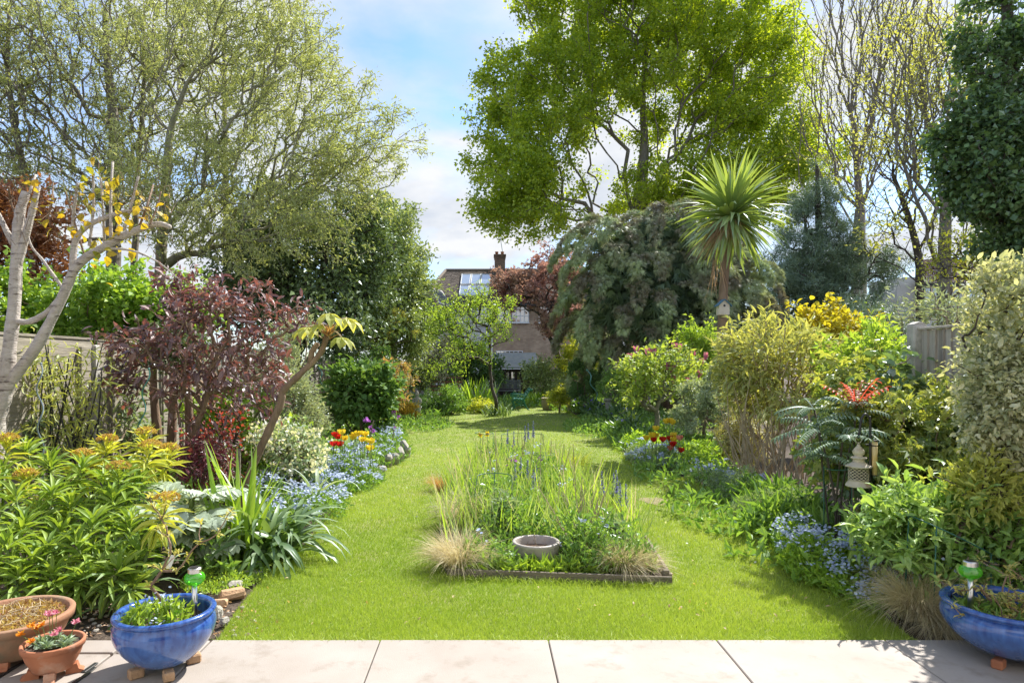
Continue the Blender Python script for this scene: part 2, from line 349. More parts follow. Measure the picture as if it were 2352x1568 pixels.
def plant(name, label, cat, base, blobs, mat, bark, npts=160, nleaf=3000, L=0.06, W=0.03, tpl='d4', clump=0, cs=0.2, surf=0.5, spread=0.05, rtip=0.004,
          ex=0.42, trunk=None, bf=0.4, k=4, up=0.15, outw=0.7, maxcnt=4, droop=0.0, group=None, parts=('trunk', 'crown'), lvar=0.35, nup=0.8, tr=None, flowers=None, rmax=9.0, jit=0.12, zmin=0.02):
    """a tree or shrub: skeleton from the crown's own points, leaves strung on the twigs"""
    rng = RNG(); base = np.array(base, float); T = thing(name, label, cat, base, group)
    P = sample(blobs, npts, rng, surf, clump, cs); P = P[P[:, 2] > zmin + 0.05]
    if trunk is None:
        mid = np.mean([b[0] for b in blobs], 0); trunk = [base, base + (mid - base) * 0.22 + rng.normal(size=3) * 0.02, base + (mid - base) * 0.45]
    if tr is not None:
        m = len(trunk); trunk = smooth_path(trunk, 4); tr = np.interp(np.linspace(0, 1, len(trunk)), np.linspace(0, 1, m), tr)
    pos, par = grow(trunk, P, bf, rng=rng)
    V, fc, r, cnt = branches(pos, par, rtip, ex, rmax, k, rng, jit, tr)
    mk(parts[0], V, [fc], bark, T, smooth=True)
    lp, ld = leafy(pos, par, cnt, nleaf, rng, spread, maxcnt, outw, up)
    ld[:, 2] -= droop; ld = unit(ld); lp[:, 2] = np.maximum(lp[:, 2], zmin)
    sc = 1 + lvar * rng.normal(size=len(lp)).clip(-1.6, 1.8)
    V, fc, rn = foliage(lp, ld, L * sc, W * sc, rng, tpl, nup)
    mk(parts[1], V, [fc], mat, T, rn, kind='stuff')
    if flowers:
        fn, fm, fl, fw, ft, fname = flowers
        tips = pos[(cnt <= 3)]; q = np.repeat(tips[rng.choice(len(tips), fn)], 5, 0); ce = pos.mean(0); q = q + unit(q - ce) * .07 + rng.normal(size=q.shape) * spread * .8
        V, fc, rn = foliage(q, rdir(len(q), rng, 0.9), fl, fw, rng, ft, 0.2); mk(fname, V, [fc], fm, T, rn, kind='stuff')
    return T, pos, par, cnt

# ------------------------------------------------------------------ palette
M_grass = leafm('grass_blade', (.185, .275, .022), (.365, .43, .078), .36, .06, .5, (1.1, 1.1, .6))
M_lawn = surf('lawn_soil', (.14, .21, .025), (.23, .28, .05), 5, .9, .6, 90, c=(.27, .27, .10), cscale=1.6)
M_soil = surf('soil', (.045, .03, .02), (.09, .065, .045), 14, .95, 1.0, 60, c=(.13, .10, .075), cscale=30)
M_slab = surf('sandstone', (.31, .27, .235), (.385, .345, .31), 1.7, .75, .12, 160, c=(.22, .18, .14), cscale=7, cpos=(.54, .85), detail=12)
M_mortar = surf('mortar', (.07, .06, .045), (.26, .21, .15), 16, .95, .5)
M_lapwood = surf('weathered_board', (.24, .21, .165), (.40, .36, .29), 5, .85, .5, 40, (1, .18, 3.5), c=(.2, .19, .15), cscale=4)
M_featherwood = surf('silvered_board', (.42, .375, .325), (.58, .525, .465), 5, .85, .5, 40, (3.5, 3.5, .16), c=(.25, .22, .19), cscale=3)
M_concrete = surf('concrete', (.40, .38, .35), (.52, .50, .46), 9, .9, .4, 70, c=(.22, .23, .17), cscale=5)
M_oldwood = surf('old_timber', (.14, .11, .08), (.27, .23, .18), 6, .9, .6, 60, (.2, 3, 3), c=(.08, .08, .05), cscale=5)
M_bark = surf('bark_grey', (.15, .13, .10), (.28, .25, .205), 9, .9, 1.0, 30, (1, 1, .35))
M_barkdark = surf('bark_dark', (.05, .04, .032), (.12, .10, .08), 9, .9, 1.0, 30, (1, 1, .35))
M_barkolive = surf('bark_olive', (.20, .185, .125), (.34, .32, .23), 7, .9, .8, 30, (1, 1, .35), c=(.14, .16, .06), cscale=2.5)
M_barkbrown = surf('bark_brown', (.16, .10, .065), (.30, .21, .14), 8, .9, 1.0, 30, (1, 1, .3))
M_twig = surf('twig', (.16, .12, .08), (.28, .22, .15), 12, .9)
M_twiggreen = surf('green_stem', (.10, .16, .04), (.18, .24, .07), 10, .8)
M_straw = surf('dry_stem', (.34, .26, .16), (.5, .41, .28), 12, .9)
M_wire = surf('green_wire', (.015, .09, .06), (.03, .14, .1), 20, .45)
M_terra = surf('terracotta', (.36, .13, .06), (.46, .19, .10), 5, .8, .15, 60, c=(.52, .36, .27), cscale=6, cpos=(.52, .72))
M_terraold = surf('old_terracotta', (.30, .15, .085), (.42, .21, .12), 4, .85, .2, 60, c=(.22, .18, .12), cscale=2.6)
M_steel = surf('brushed_steel', (.55, .55, .55), (.7, .7, .7), 30, .28, metal=1.0)
M_stone = surf('garden_stone', (.30, .28, .24), (.44, .41, .36), 8, .9, .6, 60, c=(.2, .2, .15), cscale=4)
M_white = surf('white_paint', (.78, .78, .76), (.84, .84, .82), 4, .6)
M_black = surf('black_metal', (.015, .015, .017), (.03, .03, .03), 20, .45)
M_glassd = glassm('window_glass', (.03, .035, .04), .04, .5)
M_render = surf('white_render', (.66, .65, .62), (.74, .73, .7), 2, .85)

def inpoly(x, y, poly):
    P = np.array(poly); r = np.zeros(len(x), bool); j = len(P) - 1
    for i in range(len(P)):
        c = ((P[i, 1] > y) != (P[j, 1] > y)) & (x < (P[j, 0] - P[i, 0]) * (y - P[i, 1]) / (P[j, 1] - P[i, 1] + 1e-12) + P[i, 0]); r ^= c; j = i
    return r

# ------------------------------------------------------------------ ground, lawn, paving
b = MB(); b.quad((-400, -60, -.02), (400, -60, -.02), (400, 900, -.02), (-400, 900, -.02)); tag(b.build('ground', M_soil), 'bare brown garden soil under the borders and beyond', None, None, 'structure')
LAWN = [(490, 1486), (545, 1400), (590, 1345), (650, 1295), (705, 1252), (760, 1180), (815, 1125), (870, 1080), (935, 1045), (930, 1005), (915, 975), (960, 957), (1030, 950), (1090, 943),
        (1150, 932), (1180, 921), (1250, 921), (1262, 938), (1300, 945), (1345, 970), (1385, 1005), (1420, 1035), (1445, 1065), (1500, 1088), (1590, 1105), (1640, 1135), (1700, 1180), (1780, 1215), (1860, 1270), (1945, 1340), (2010, 1400), (2120, 1486)]
LW = np.array([gp(u, v)[:2] for u, v in LAWN])
b = MB(); b.poly([(x, y, 0) for x, y in LW]); tag(b.build('lawn', M_lawn), 'mown green lawn running down the garden', None, None, 'structure')
ISL = np.array([(-.27, 4.62), (1.27, 4.44), (1.36, 5.6), (1.2, 8.0), (.95, 9.6), (-.1, 9.9), (-.42, 8.0), (-.42, 6.0)])
def grass():
    rng = RNG(); n = 420000
    v = 1486 - (1486 - 921) * rng.random(n) ** 0.92; u = 480 + rng.random(n) * 1650; d = gd(v); x = (u - CX) / F * d
    k = inpoly(x, d, LW) & ~inpoly(x, d, ISL) & ~((((x - 1.86) / .17) ** 2 + ((d - 7.2) / .22) ** 2 < .5 + rng.random(n) * .6) & (rng.random(n) < .85)); x, d = x[k], d[k]; n = len(x)
    P = np.stack([x, d, np.zeros(n)], 1)
    patch = np.sin(x * 2.1 + 1.3 * np.sin(d * 1.1)) * np.sin(d * 1.7 + x) + 0.6 * np.sin(x * 5.3 + 2) * np.sin(d * 4.1)
    h = (0.021 + 0.011 * rng.random(n) + 0.004 * patch) * np.where(rng.random(n) < .09, 1.6, 1); w = np.maximum(.0032, d * .00075)
    D = unit(np.stack([rng.normal(size=n) * .42, rng.normal(size=n) * .42, np.ones(n)], 1)); S = unit(np.stack([rng.normal(size=n), rng.normal(size=n) * .5, np.zeros(n)], 1))
    V = np.stack([P - S * w[:, None] / 2, P + S * w[:, None] / 2, P + D * h[:, None]], 1).reshape(-1, 3)
    rn = np.clip(.42 + .24 * patch + .3 * np.sin(x * .9 + 2 + np.sin(d * .6)) * np.sin(d * .8) + .26 * rng.normal(size=n), 0, 1)
    o = mk('grass', V, [np.arange(3 * n).reshape(-1, 3)], M_grass, None, np.repeat(rn, 3)); tag(o, 'short mown grass blades of the lawn', 'grass', None, 'stuff')
    # longer tufts along the lawn's edges and the island planks
    rng = RNG(); Q = []
    for a, c in list(zip(LW[1:-1], LW[2:]))[1:-2] + [((-.3, 4.58), (1.3, 4.4))] * 4:
        a, c = np.array(a), np.array(c); m = int(np.linalg.norm(c - a) * 260); t = rng.random((m, 1)); Q.append(a + (c - a) * t + rng.normal(size=(m, 2)) * .035)
    m = 1500; Q.append(np.column_stack([-1.45 + 3.75 * rng.random(m), 3.503 + .03 * rng.random(m) ** 2]))
    Q = np.vstack(Q); n = len(Q); P = np.column_stack([Q, np.zeros(n)])
    V, fc, rn = blades(P, rdir(n, rng, 1.6), .04 + .05 * rng.random(n), np.maximum(.004, P[:, 1] * .0008), .35, rng, 2)
    o = mk('edge_grass', V, [fc], M_grass, None, rn); tag(o, 'longer uncut grass along the lawn edges and planks', 'grass', None, 'stuff')
grass()
def lawn_bits():
    rng = RNG(); a = np.linspace(0, 2 * np.pi, 25)[:-1]; r = 1 + .2 * np.sin(3 * a) + .12 * np.sin(7 * a); b = MB(); b.poly([(1.86 + math.cos(q) * .15 * k, 7.2 + math.sin(q) * .2 * k, .004) for q, k in zip(a, r)]); tag(b.build('ground_patch', surf('worn_turf', (.20, .16, .085), (.28, .24, .12), 30, .95, .5, 90)), 'bare worn soil patch in the right lawn strip', None, None, 'structure')
    def scatter(name, label, cat, n, L, W, tpl, mat, v0, v1):
        u, v = rng.uniform(560, 1950, n * 3), v0 + (v1 - v0) * rng.random(n * 3); d = gd(v); x = (u - CX) / F * d; k = inpoly(x, d, LW) & ~inpoly(x, d, ISL); P = np.column_stack([x, d, np.full(n * 3, .028)])[k][:n]; V, fc, rn = foliage(P, rdir(len(P), rng, .1), L, W, rng, tpl, 2.0); tag(mk(name, V, [fc], mat, None, rn), label, cat, None, 'stuff')
    scatter('daisies', 'tiny white daisies dotted over the lawn', 'flowers', 36, .010, .010, 'star', leafm('daisy_petal', (.7, .7, .66), (.85, .85, .8)), 960, 1300)
    scatter('fallen_leaves', 'dry fallen leaves lying on the lawn', 'leaf litter', 60, .03, .014, 'l6', leafm('dry_leaf', (.30, .22, .11), (.48, .38, .2)), 960, 1460)
lawn_bits()

def patio():
    b = MB(); b.box((0.3, .74, -.012), (8.6, 5.5, .03)); P = b.build('patio', M_mortar); tag(P, 'pale sandstone patio in front of the lawn', None, None, 'structure')
    rng = random.Random(4); yf = 3.50
    xs = [-1.464 + .9 * i for i in range(0, 7)]
    cells = []
    for x0, x1 in zip(xs[:-1], xs[1:]):
        y = yf
        for dy in (.62, .9, .6, .9, .6): cells.append((x0, x1, y - dy, y)); y -= dy
    for x0, x1, cut in ((-1.90, -1.464, .165), (-2.29, -1.90, .165), (-3.19, -2.29, .35), (-4.0, -3.19, .6)):
        y = yf
        for dy in (cut, .9, .6, .9): cells.append((x0, x1, y - dy, y)); y -= dy
    for i, (x0, x1, y0, y1) in enumerate(cells):
        g = .006 if x0 > -1.5 else .016; mb = MB()
        mb.box(((x0 + x1) / 2, (y0 + y1) / 2, .012 + rng.uniform(-.001, .001)), (x1 - x0 - g, y1 - y0 - g, .038), bev=.004, rx=rng.uniform(-.001, .001)); mb.build('slab', M_slab, P)
    for pts in ([(-1.90, 3.02, .034), (-1.895, 3.12, .035), (-1.92, 3.17, .034)], [(-2.285, 3.2, .034), (-2.29, 3.12, .036), (-2.30, 3.05, .034)]):
        mb = MB()
        for (x, y, z) in pts: mb.box((x, y, z), (.022, .10, .006), rz=rng.uniform(-.12, .05), bev=.002)
        mb.build('joint_sealant', M_black, P)
patio()

# ------------------------------------------------------------------ fences
def left_fence():
    X, z1 = -4.5, 1.66; T = thing('lapped_fence', 'weathered lapped board fence with concrete posts along the left border', 'fence', (X, 9, 0)); rng = random.Random(9)
    ys = [3.84, 5.67, 7.5, 9.33, 11.16, 13.0, 14.83]
    for y in ys:
        b = MB(); b.box((X, y, .86), (.1, .1, 1.74), bev=.012); b.build('post', M_concrete, T)
    for y0, y1 in zip(ys[:-1], ys[1:]):
        for i in range(10):
            z = .2 + i * .155; b = MB(); h = .185
            L = y1 - y0 - .12; w = [rng.uniform(-.012, .012) for _ in range(4)]
            pts = [(X - .012, y0 + .06, z + w[0]), (X - .012, y0 + .06 + L * .5, z + w[1]), (X - .012, y1 - .06, z + w[2]), (X - .002, y1 - .06, z + h), (X - .002, y0 + .06, z + h)]
            b.prism([(p[0] + .02 - (p[2] - z) * .09, p[1], p[2]) for p in pts], (.011, 0, 0)); b.build('board', M_lapwood, T)
        b = MB(); b.box((X, (y0 + y1) / 2, z1 + .135), (.05, y1 - y0 - .11, .025)); b.build('capping_rail', M_lapwood, T)
        for yy in (y0 + .3, y1 - .3):
            b = MB(); b.box((X + .045, yy, .95), (.03, .035, 1.5)); b.build('batten', M_lapwood, T)
left_fence()
def right_fence():
    X = 3.83; T = thing('close_board_fence', 'silvered vertical board fence with concrete post beside the variegated shrub', 'fence', (X, 5.8, 0)); rng = random.Random(5)
    ys = [2.14, 3.97, 5.8]
    for y in ys:
        h = 1.86; b = MB(); b.box((X, y, h / 2), (.12, .11, h), bev=.012); b.prism([(X - .055, y - .05, h), (X + .055, y - .05, h), (X, y - .05, h + .025)], (0, .1, 0)); b.build('post', M_concrete, T)
    for y0, y1 in zip(ys[:-1], ys[1:]):
        y = y0 + .055; top = 1.8
        while y < y1 - .09:
            w = .095; b = MB(); t = rng.uniform(0, .004)
            b.prism([(X - .012 - t, y, .18), (X + .006, y + w + .012, .18), (X + .014, y + w + .012, .18), (X + .004, y, .18)], (rng.uniform(-.003, .003), 0, top - .18 + rng.uniform(-.006, .004))); b.build('board', M_featherwood, T); y += w
        b = MB(); b.box((X - .002, (y0 + y1) / 2, top + .018), (.055, y1 - y0 - .11, .022), bev=.004); b.build('capping_rail', M_featherwood, T)
        b = MB(); b.box((X, (y0 + y1) / 2, .08), (.05, y1 - y0 - .11, .2)); b.build('gravel_board', M_concrete, T)
right_fence()
def trellis():
    x0, x1, y = ux(700, 15.2), ux(790, 15.2), 15.2; T = thing('trellis_panel', 'old brown trellis panel behind the willow obelisk', 'trellis', ((x0 + x1) / 2, y, 0))
    n = 9
    for i in range(n):
        b = MB(); b.box((x0 + (x1 - x0) * i / (n - 1), y, .75), (.03, .012, 1.7)); b.build('upright', M_oldwood, T)
    for i in range(11):
        b = MB(); b.box(((x0 + x1) / 2, y - .013, .1 + i * .145), (x1 - x0 + .04, .012, .03)); b.build('slat', M_oldwood, T)
trellis()
def slat_fence():
    d = 26.0; x0, x1 = ux(985, d), ux(1062, d); T = thing('slatted_screen', 'low brown horizontal slat screen under the silvery rhododendron', 'fence', ((x0 + x1) / 2, d, 0))
    for i in range(6): b = MB(); b.box(((x0 + x1) / 2, d, .15 + i * .17), (x1 - x0, .02, .1)); b.build('slat', M_terraold, T)
    for x in (x0, (x0 + x1) / 2, x1): b = MB(); b.box((x, d + .04, .55), (.07, .05, 1.15)); b.build('post', M_oldwood, T)
slat_fence()

# ------------------------------------------------------------------ houses beyond the garden
def tilem(name, a, b_):
    m, nt, n, lk, out = _new(name); p = n('ShaderNodeBsdfPrincipled'); p.inputs['Roughness'].default_value = .85
    at_ = n('ShaderNodeAttribute'); at_.attribute_name = 'rnd'; mx = n('ShaderNodeMixRGB'); mx.inputs[1].default_value = c4(a); mx.inputs[2].default_value = c4(b_); lk(at_.outputs['Fac'], mx.inputs[0])
    lk(mx.outputs[0], p.inputs['Base Color']); lk(p.outputs[0], out.inputs['Surface']); return m
M_tile = tilem('roof_tile', (.13, .105, .085), (.30, .245, .20)); M_tilered = tilem('red_roof_tile', (.19, .115, .085), (.34, .22, .17))
M_brick = brickm('brick_wall', (.46, .29, .18), (.60, .42, .27), (.42, .36, .28), 1.0, (math.radians(90), 0, 0), .225, .075, .01)
M_brickd = brickm('chimney_brick', (.12, .075, .055), (.24, .13, .09), (.26, .23, .2), 1.0, (math.radians(90), 0, 0), .225, .075, .012)
def slope(bl, br, tr, tl, mat, parent, tw=.2, ch=.12, name='roof'):
    """a roof slope of overlapping tile courses"""
    bl, br, tr, tl = [np.array(p, float) for p in (bl, br, tr, tl)]; rng = RNG(); N = unit(np.cross(br - bl, tl - bl)); N = N if N[2] > 0 else -N
    nc = max(3, int(np.linalg.norm((tl + tr - bl - br) / 2) / ch)); V, rn = [], []
    for i in range(nc):
        a0, a1 = bl + (tl - bl) * i / nc, br + (tr - br) * i / nc; j = min(1.0, (i + 1.25) / nc); c0, c1 = bl + (tl - bl) * j, br + (tr - br) * j
        w = np.linalg.norm(a1 - a0); n = max(1, int(w / tw)); off = .5 * (i % 2) / n
        for k in range(n + 1):
            s, e = max(0, k / n - off), min(1, (k + 1) / n - off)
            if e <= s + 1e-4: continue
            e2 = s + (e - s) * .95; h = N * (.035 + .012 * rng.random()); V += [a0 + (a1 - a0) * s + h, a0 + (a1 - a0) * e2 + h, c0 + (c1 - c0) * e2 + N * .004, c0 + (c1 - c0) * s + N * .004]
            g = a0 + (a1 - a0) * s, a0 + (a1 - a0) * e2; V += [g[0], g[1], g[1] + h, g[0] + h]; rn += [float(rng.random())] * 4 + [0.1] * 4
    V = np.array(V); return mk(name, V, [np.arange(len(V)).reshape(-1, 4)], mat, parent, np.array(rn), kind='stuff')
def window(parent, u0, u1, v0, v1, d, nx=3, ny=2, mat=None, name='window', fr=.06):
    x0, x1, z0, z1 = ux(u0, d), ux(u1, d), vz(v1, d), vz(v0, d); f = MB(); y = d - .04
    for x in np.linspace(x0, x1, nx + 1): f.box((x, y, (z0 + z1) / 2), (fr, .06, z1 - z0 + fr))
    for z in np.linspace(z0, z1, ny + 1): f.box(((x0 + x1) / 2, y + .004, z), (x1 - x0 + fr, .05, fr))
    W = f.build(name, mat or M_white, parent)
    xs, zs = np.linspace(x0, x1, nx + 1), np.linspace(z0, z1, ny + 1)
    for i in range(nx):
        for j in range(ny):
            p = MB(); p.quad((xs[i], y + .012, zs[j]), (xs[i + 1], y + .012, zs[j]), (xs[i + 1], y + .012, zs[j + 1]), (xs[i], y + .012, zs[j + 1])); p.build('pane', M_glassd, W)
    s = MB(); s.box(((x0 + x1) / 2, y - .03, z0 - fr), (x1 - x0 + .15, .12, .06)); s.build('sill', mat or M_white, W)
def house_a():
    d = 46.0; T = thing('tiled_house', 'brown tiled house with roof windows and brick chimney at the garden end', 'house', (3, d + 5, 0))
    yr, ye = 51.0, 45.6
    zr, ze = vz(622, yr), vz(694, ye); xl = ux(1024, yr)
    RL, RR = (xl, yr, zr), (7.5, yr, zr); EL, ER = (ux(962, ye), ye, ze), (10, ye, ze)
    slope(EL, ER, RR, RL, M_tile, T)
    slope((EL[0], 56.4, ze), EL, RL, RL, M_tile, T)
    slope((10, 56.4, ze), (EL[0], 56.4, ze), RL, RR, M_tile, T)
    slope(ER, (10, 56.4, ze), RR, RR, M_tile, T)
    r = MB(); r.tube([np.array(RL) + UP * .05, np.array(RR) + UP * .05], .13, 8); r.tube([np.array(RL) + UP * .05, np.array(EL) + UP * .06], .12, 8); r.build('ridge_tiles', M_tile, T, rnd=np.full(r.n, .5))
    # front wing with its own hip and side roof light
    w = [(ux(1013, 43), 43.0, vz(684, 43)), (ux(972, 46), 46.0, vz(652, 46)), (ux(925, 43), 43.0, vz(712, 43)), (ux(1018, 43), 43.0, vz(712, 43))]
    ap = w[1]; e0, e1 = (ux(900, 42.5), 42.5, vz(714, 42.5)), (ux(1016, 42.5), 42.5, vz(694, 42.5)); e1 = (e1[0], e1[1], e0[2])
    slope(e0, e1, ap, ap, M_tile, T); slope(e1, (e1[0], 47.0, e0[2]), (ap[0], 48.5, ap[2]), ap, M_tile, T)
    hp = MB(); hp.tube([np.array(e1) + UP * .05, np.array(ap) + UP * .08], .11, 8); hp.build('hip_tiles', M_tilered, T, rnd=np.full(hp.n, .6))
    q = [np.array(e1) * .25 + np.array(ap) * .75, np.array(e1) * .85 + np.array(ap) * .15]; s = np.array((0.75, 2.2, 0)); f = MB(); N = np.array((.35, -.1, .75)) * .12
    f.prism([q[0] + N, q[1] + N, q[1] + s + N, q[0] + s + N], (0.05, -.02, .12)); sk = f.build('roof_light', M_steel, T)
    g = MB(); c = sum([q[0], q[1], q[1] + s, q[0] + s]) / 4; g.poly([c + (p - c) * .86 + N + np.array((.052, -.022, .126)) for p in (q[0], q[1], q[1] + s, q[0] + s)]); g.build('pane', M_glasssky, sk)
    # six roof windows in the front slope
    def on(u, v):   # point on the front slope seen at (u, v)
        n = np.cross(np.array(ER) - EL, np.array(RL) - EL); dr = at(u, v, 1.0) - np.array((0, 0, EYE)); o = np.array((0, 0, EYE)); t = ((np.array(EL) - o) @ n) / (dr @ n); return o + dr * t, unit(n) * (1 if n[2] > 0 else -1)
    for i in range(3):
        for j in range(2):
            f0, f1 = i / 3, (i + 1) / 3; cs = []
            for fi, vj in ((f0, (j + 1) / 2), (f1, (j + 1) / 2), (f1, j / 2), (f0, j / 2)):
                ul, ur = 1060 - 7 * vj, 1129 - 8 * vj; p, n = on(ul + (ur - ul) * fi, 632 + 52 * vj); cs.append(p)
            c = sum(cs) / 4; o = [c + (p - c) * .97 for p in cs]; f = MB(); f.prism([p + n * .02 for p in o], n * .12); W = f.build('roof_window', M_lead, T)
            g = MB(); g.prism([c + (p - c) * .84 + n * .135 for p in cs], n * .006); g.build('pane', M_glasssky, W)
            h = MB(); h.tube([c + (p - c) * .86 + n * .145 for p in cs + cs[:1]], .035, 4); h.build('frame', M_white, W)
    # chimney
    cx0, cx1, yc = ux(1134, 51), ux(1162, 51), 51.0; zt = vz(590, 51); b = MB(); b.box(((cx0 + cx1) / 2, yc, (zt + zr - 1) / 2), (cx1 - cx0 - .14, .8, zt - zr + 1))
    ch = b.build('chimney', M_brickd, T)
    b = MB(); b.box(((cx0 + cx1) / 2, yc, zt + .06), (cx1 - cx0, .95, .16)); b.box(((cx0 + cx1) / 2, yc, zt - .12), (cx1 - cx0 - .06, .88, .12)); b.build('corbel', M_brickd, ch)
    for dx in (-.24, .2): b = MB(); b.lathe([(.12, 0), (.11, .2), (.14, .22), (.14, .28), (.1, .28), (.09, 0)], ((cx0 + cx1) / 2 + dx, yc, zt + .12), 14); b.build('chimney_pot', M_terra, ch, True)
    b = MB(); ax = cx1 - .2; b.tube([(ax, yc, zt), (ax - .3, yc, vz(535, 51))], .03, 5)
    for k in range(5): b.tube([(ax - .3 - .25, yc, vz(537, 51) - k * .12), (ax - .3 + .2, yc, vz(536, 51) - k * .12)], .012, 4)
    b.build('aerial', M_steel, ch)
    # walls and windows
    b = MB(); b.box((ux(1132, 46.3) + 4.5, 49, ze / 2 - .05), (9, 5.4, ze)); b.build('wall', M_brick, T)
    b = MB(); b.box((ux(1132, 46.2) - 2.9, 48.95, ze / 2 - .06), (5.8, 5.5, ze)); b.build('rendered_wall', M_render, T)
    b = MB(); b.box((2.7, ye + .1, ze - .12), (14.4, .18, .22)); b.build('gutter', M_black, T)
    window(T, 1144, 1172, 697, 740, 46.25, 4, 3); window(T, 1176, 1214, 697, 740, 46.25, 4, 3); window(T, 1238, 1262, 697, 740, 46.25, 3, 3)
    window(T, 1140, 1200, 806, 846, 46.25, 6, 3); window(T, 1095, 1118, 697, 745, 46.15, 3, 2)
M_glasssky = glassm('roof_window_glass', (.32, .38, .42), .06, .62); M_lead = surf('grey_lead', (.22, .23, .24), (.3, .31, .32), 8, .55)
house_a()
def house_b():
    d = 30.0; T = thing('white_house', 'white house with red tiled roof behind the bare trees on the right', 'house', (ux(2190, d), d + 3, 0))
    e0, e1 = (ux(2098, d), d - .4, vz(652, d - .4)), (ux(2330, d), d - .4, vz(652, d - .4)); t0, t1 = (ux(2108, 32.5), 32.5, vz(596, 32.5)), (ux(2330, 32.5), 32.5, vz(596, 32.5))
    slope(e0, e1, t1, t0, M_tilered, T, .17, .1)
    b = MB(); b.box(((e0[0] + e1[0]) / 2 + .3, 32.4, e0[2] / 2), (e1[0] - e0[0] - .4, 4.8, e0[2])); b.build('wall', M_render, T)
    b = MB(); b.box(((e0[0] + e1[0]) / 2, d - .42, e0[2] - .02), (e1[0] - e0[0], .12, .14)); b.build('gutter', M_black, T)
    for a, c in ((2122, 2156), (2170, 2204), (2220, 2262), (2275, 2300)): window(T, a, c, 660, 702, d - .02, 2, 1, fr=.09)
    b = MB(); b.box((ux(2106, d), d - .1, 2.2), (.09, .09, 5)); b.build('drainpipe', M_black, T)
    b = MB(); b.box((ux(2092, d), d + 1.4, vz(634, d) / 2), (.9, 2.2, vz(634, d))); b.build('side_wall', M_render, T)
house_b()
def outbuilding():
    d = 26.0; T = thing('low_tiled_outbuilding', 'small roof peeping between the pine and the right hand fence', 'outbuilding', (ux(2025, d), d, 0))
    x0, x1 = ux(1990, d), ux(2062, d); z0, z1 = vz(728, d), vz(700, d + 1.2); slope((x0, d, z0), (x1, d, z0), (x1 - .5, d + 1.2, z1), (x0 + .5, d + 1.2, z1), M_tilered, T, .17, .1)
    b = MB(); b.box(((x0 + x1) / 2, d + 1.2, z0 / 2), (x1 - x0 - .2, 2, z0)); b.build('wall', M_render, T)
outbuilding()
M_shedroof = surf('felt_roof', (.22, .235, .22), (.30, .31, .29), 7, .9, .2, 60, c=(.34, .34, .29), cscale=1.2)
M_sheddark = surf('dark_stained_timber', (.05, .035, .028), (.09, .065, .05), 5, .8, .3, 50, (3, 3, .3))
def shed():
    d = 29.0; x0, x1 = ux(1138, d), ux(1232, d); z0, z1 = vz(846, d), vz(812, d + 1.6); T = thing('summerhouse', 'dark summerhouse with grey felt roof and glazed doors', 'summerhouse', ((x0 + x1) / 2, d + 1, 0))
    b = MB(); b.prism([(x0 - .1, d - .3, z0), (x1 + .1, d - .3, z0), (x1 + .1, d + 1.6, z1), (x0 - .1, d + 1.6, z1)], (0, 0, .05)); b.build('roof', M_shedroof, T)
    b = MB(); b.box(((x0 + x1) / 2, d + 1, z0 / 2 - .02), (x1 - x0 - .1, 1.9, z0 - .04)); b.build('wall', M_sheddark, T)
    n = 6; w = (x1 - x0 - .3) / n
    for i in range(n):
        xa = x0 + .15 + i * w; f = MB()
        f.box((xa + .03, d + .02, z0 / 2), (.06, .05, z0 - .2)); f.box((xa + w - .03, d + .02, z0 / 2), (.06, .05, z0 - .2)); f.box((xa + w / 2, d + .022, .12), (w, .05, .14)); f.box((xa + w / 2, d + .022, z0 - .12), (w, .05, .08)); f.box((xa + w / 2, d + .022, .45), (w, .05, .06))
        D = f.build('door', M_sheddark, T); p = MB(); p.quad((xa + .06, d + .015, .48), (xa + w - .06, d + .015, .48), (xa + w - .06, d + .015, z0 - .16), (xa + .06, d + .015, z0 - .16)); p.build('pane', M_glassd, D)
shed()

# ------------------------------------------------------------------ leaf palette
L_oak = leafm('oak_leaf', (.145, .235, .018), (.325, .42, .044), .55, .05, .5, (1.6, 1.35, .4))
L_willow = leafm('willow_leaf', (.30, .33, .17), (.52, .54, .25), .42, .06, .5, (1.2, 1.2, .6), var=((.45, .49, .2), .8))
L_ivy = leafm('dark_evergreen_leaf', (.05, .08, .03), (.13, .18, .065), .2, .12, .35)
L_holm = leafm('mid_evergreen_leaf', (0.096, 0.138, 0.048), (0.264, 0.312, 0.132), .3, .13, .36)
L_copper = leafm('copper_leaf', (.14, .06, .035), (.28, .13, .06), .4, .06)
L_acer = leafm('maple_red_leaf', (.23, .125, .115), (.40, .24, .20), .45, .05, .5, (1.15, .95, .8), var=((.42, .29, .22), .6))
L_fresh = leafm('fresh_green_leaf', (.12, .20, .03), (.27, .36, .06), .5, .06)
L_mid = leafm('mid_green_leaf', (0.075, 0.15, 0.0312), (0.175, 0.275, 0.0562), .38, .09)
L_dark = leafm('dark_green_leaf', (0.039, 0.0845, 0.0234), (0.0975, 0.169, 0.039), .3, .09)
L_bare = leafm('budding_leaf', (.25, .28, .08), (.38, .40, .12), .5, .04)
L_conifer = leafm('cypress_spray', (.135, .18, .085), (.29, .33, .17), .25, .05, .6, (1.1, 1.1, .8), var=((.26, .23, .15), 1.1))
L_pine = leafm('pine_needle', (0.072, 0.112, 0.072), (0.16, 0.216, 0.136), .15, .08)
L_silver = leafm('silver_leaf', (.19, .23, .15), (.36, .40, .28), .3, .1)
L_olive = leafm('olive_leaf', (.14, .18, .11), (.30, .34, .22), .3, .12)
L_yellow = leafm('golden_leaf', (.42, .40, .03), (.62, .55, .06), .5, .06)
L_yg = leafm('yellow_green_leaf', (.24, .30, .03), (.44, .46, .07), .5, .06)
L_elder = leafm('purple_elder_leaf', (.07, .045, .052), (.16, .092, .075), .3, .12, .32, (1.6, .8, .6))
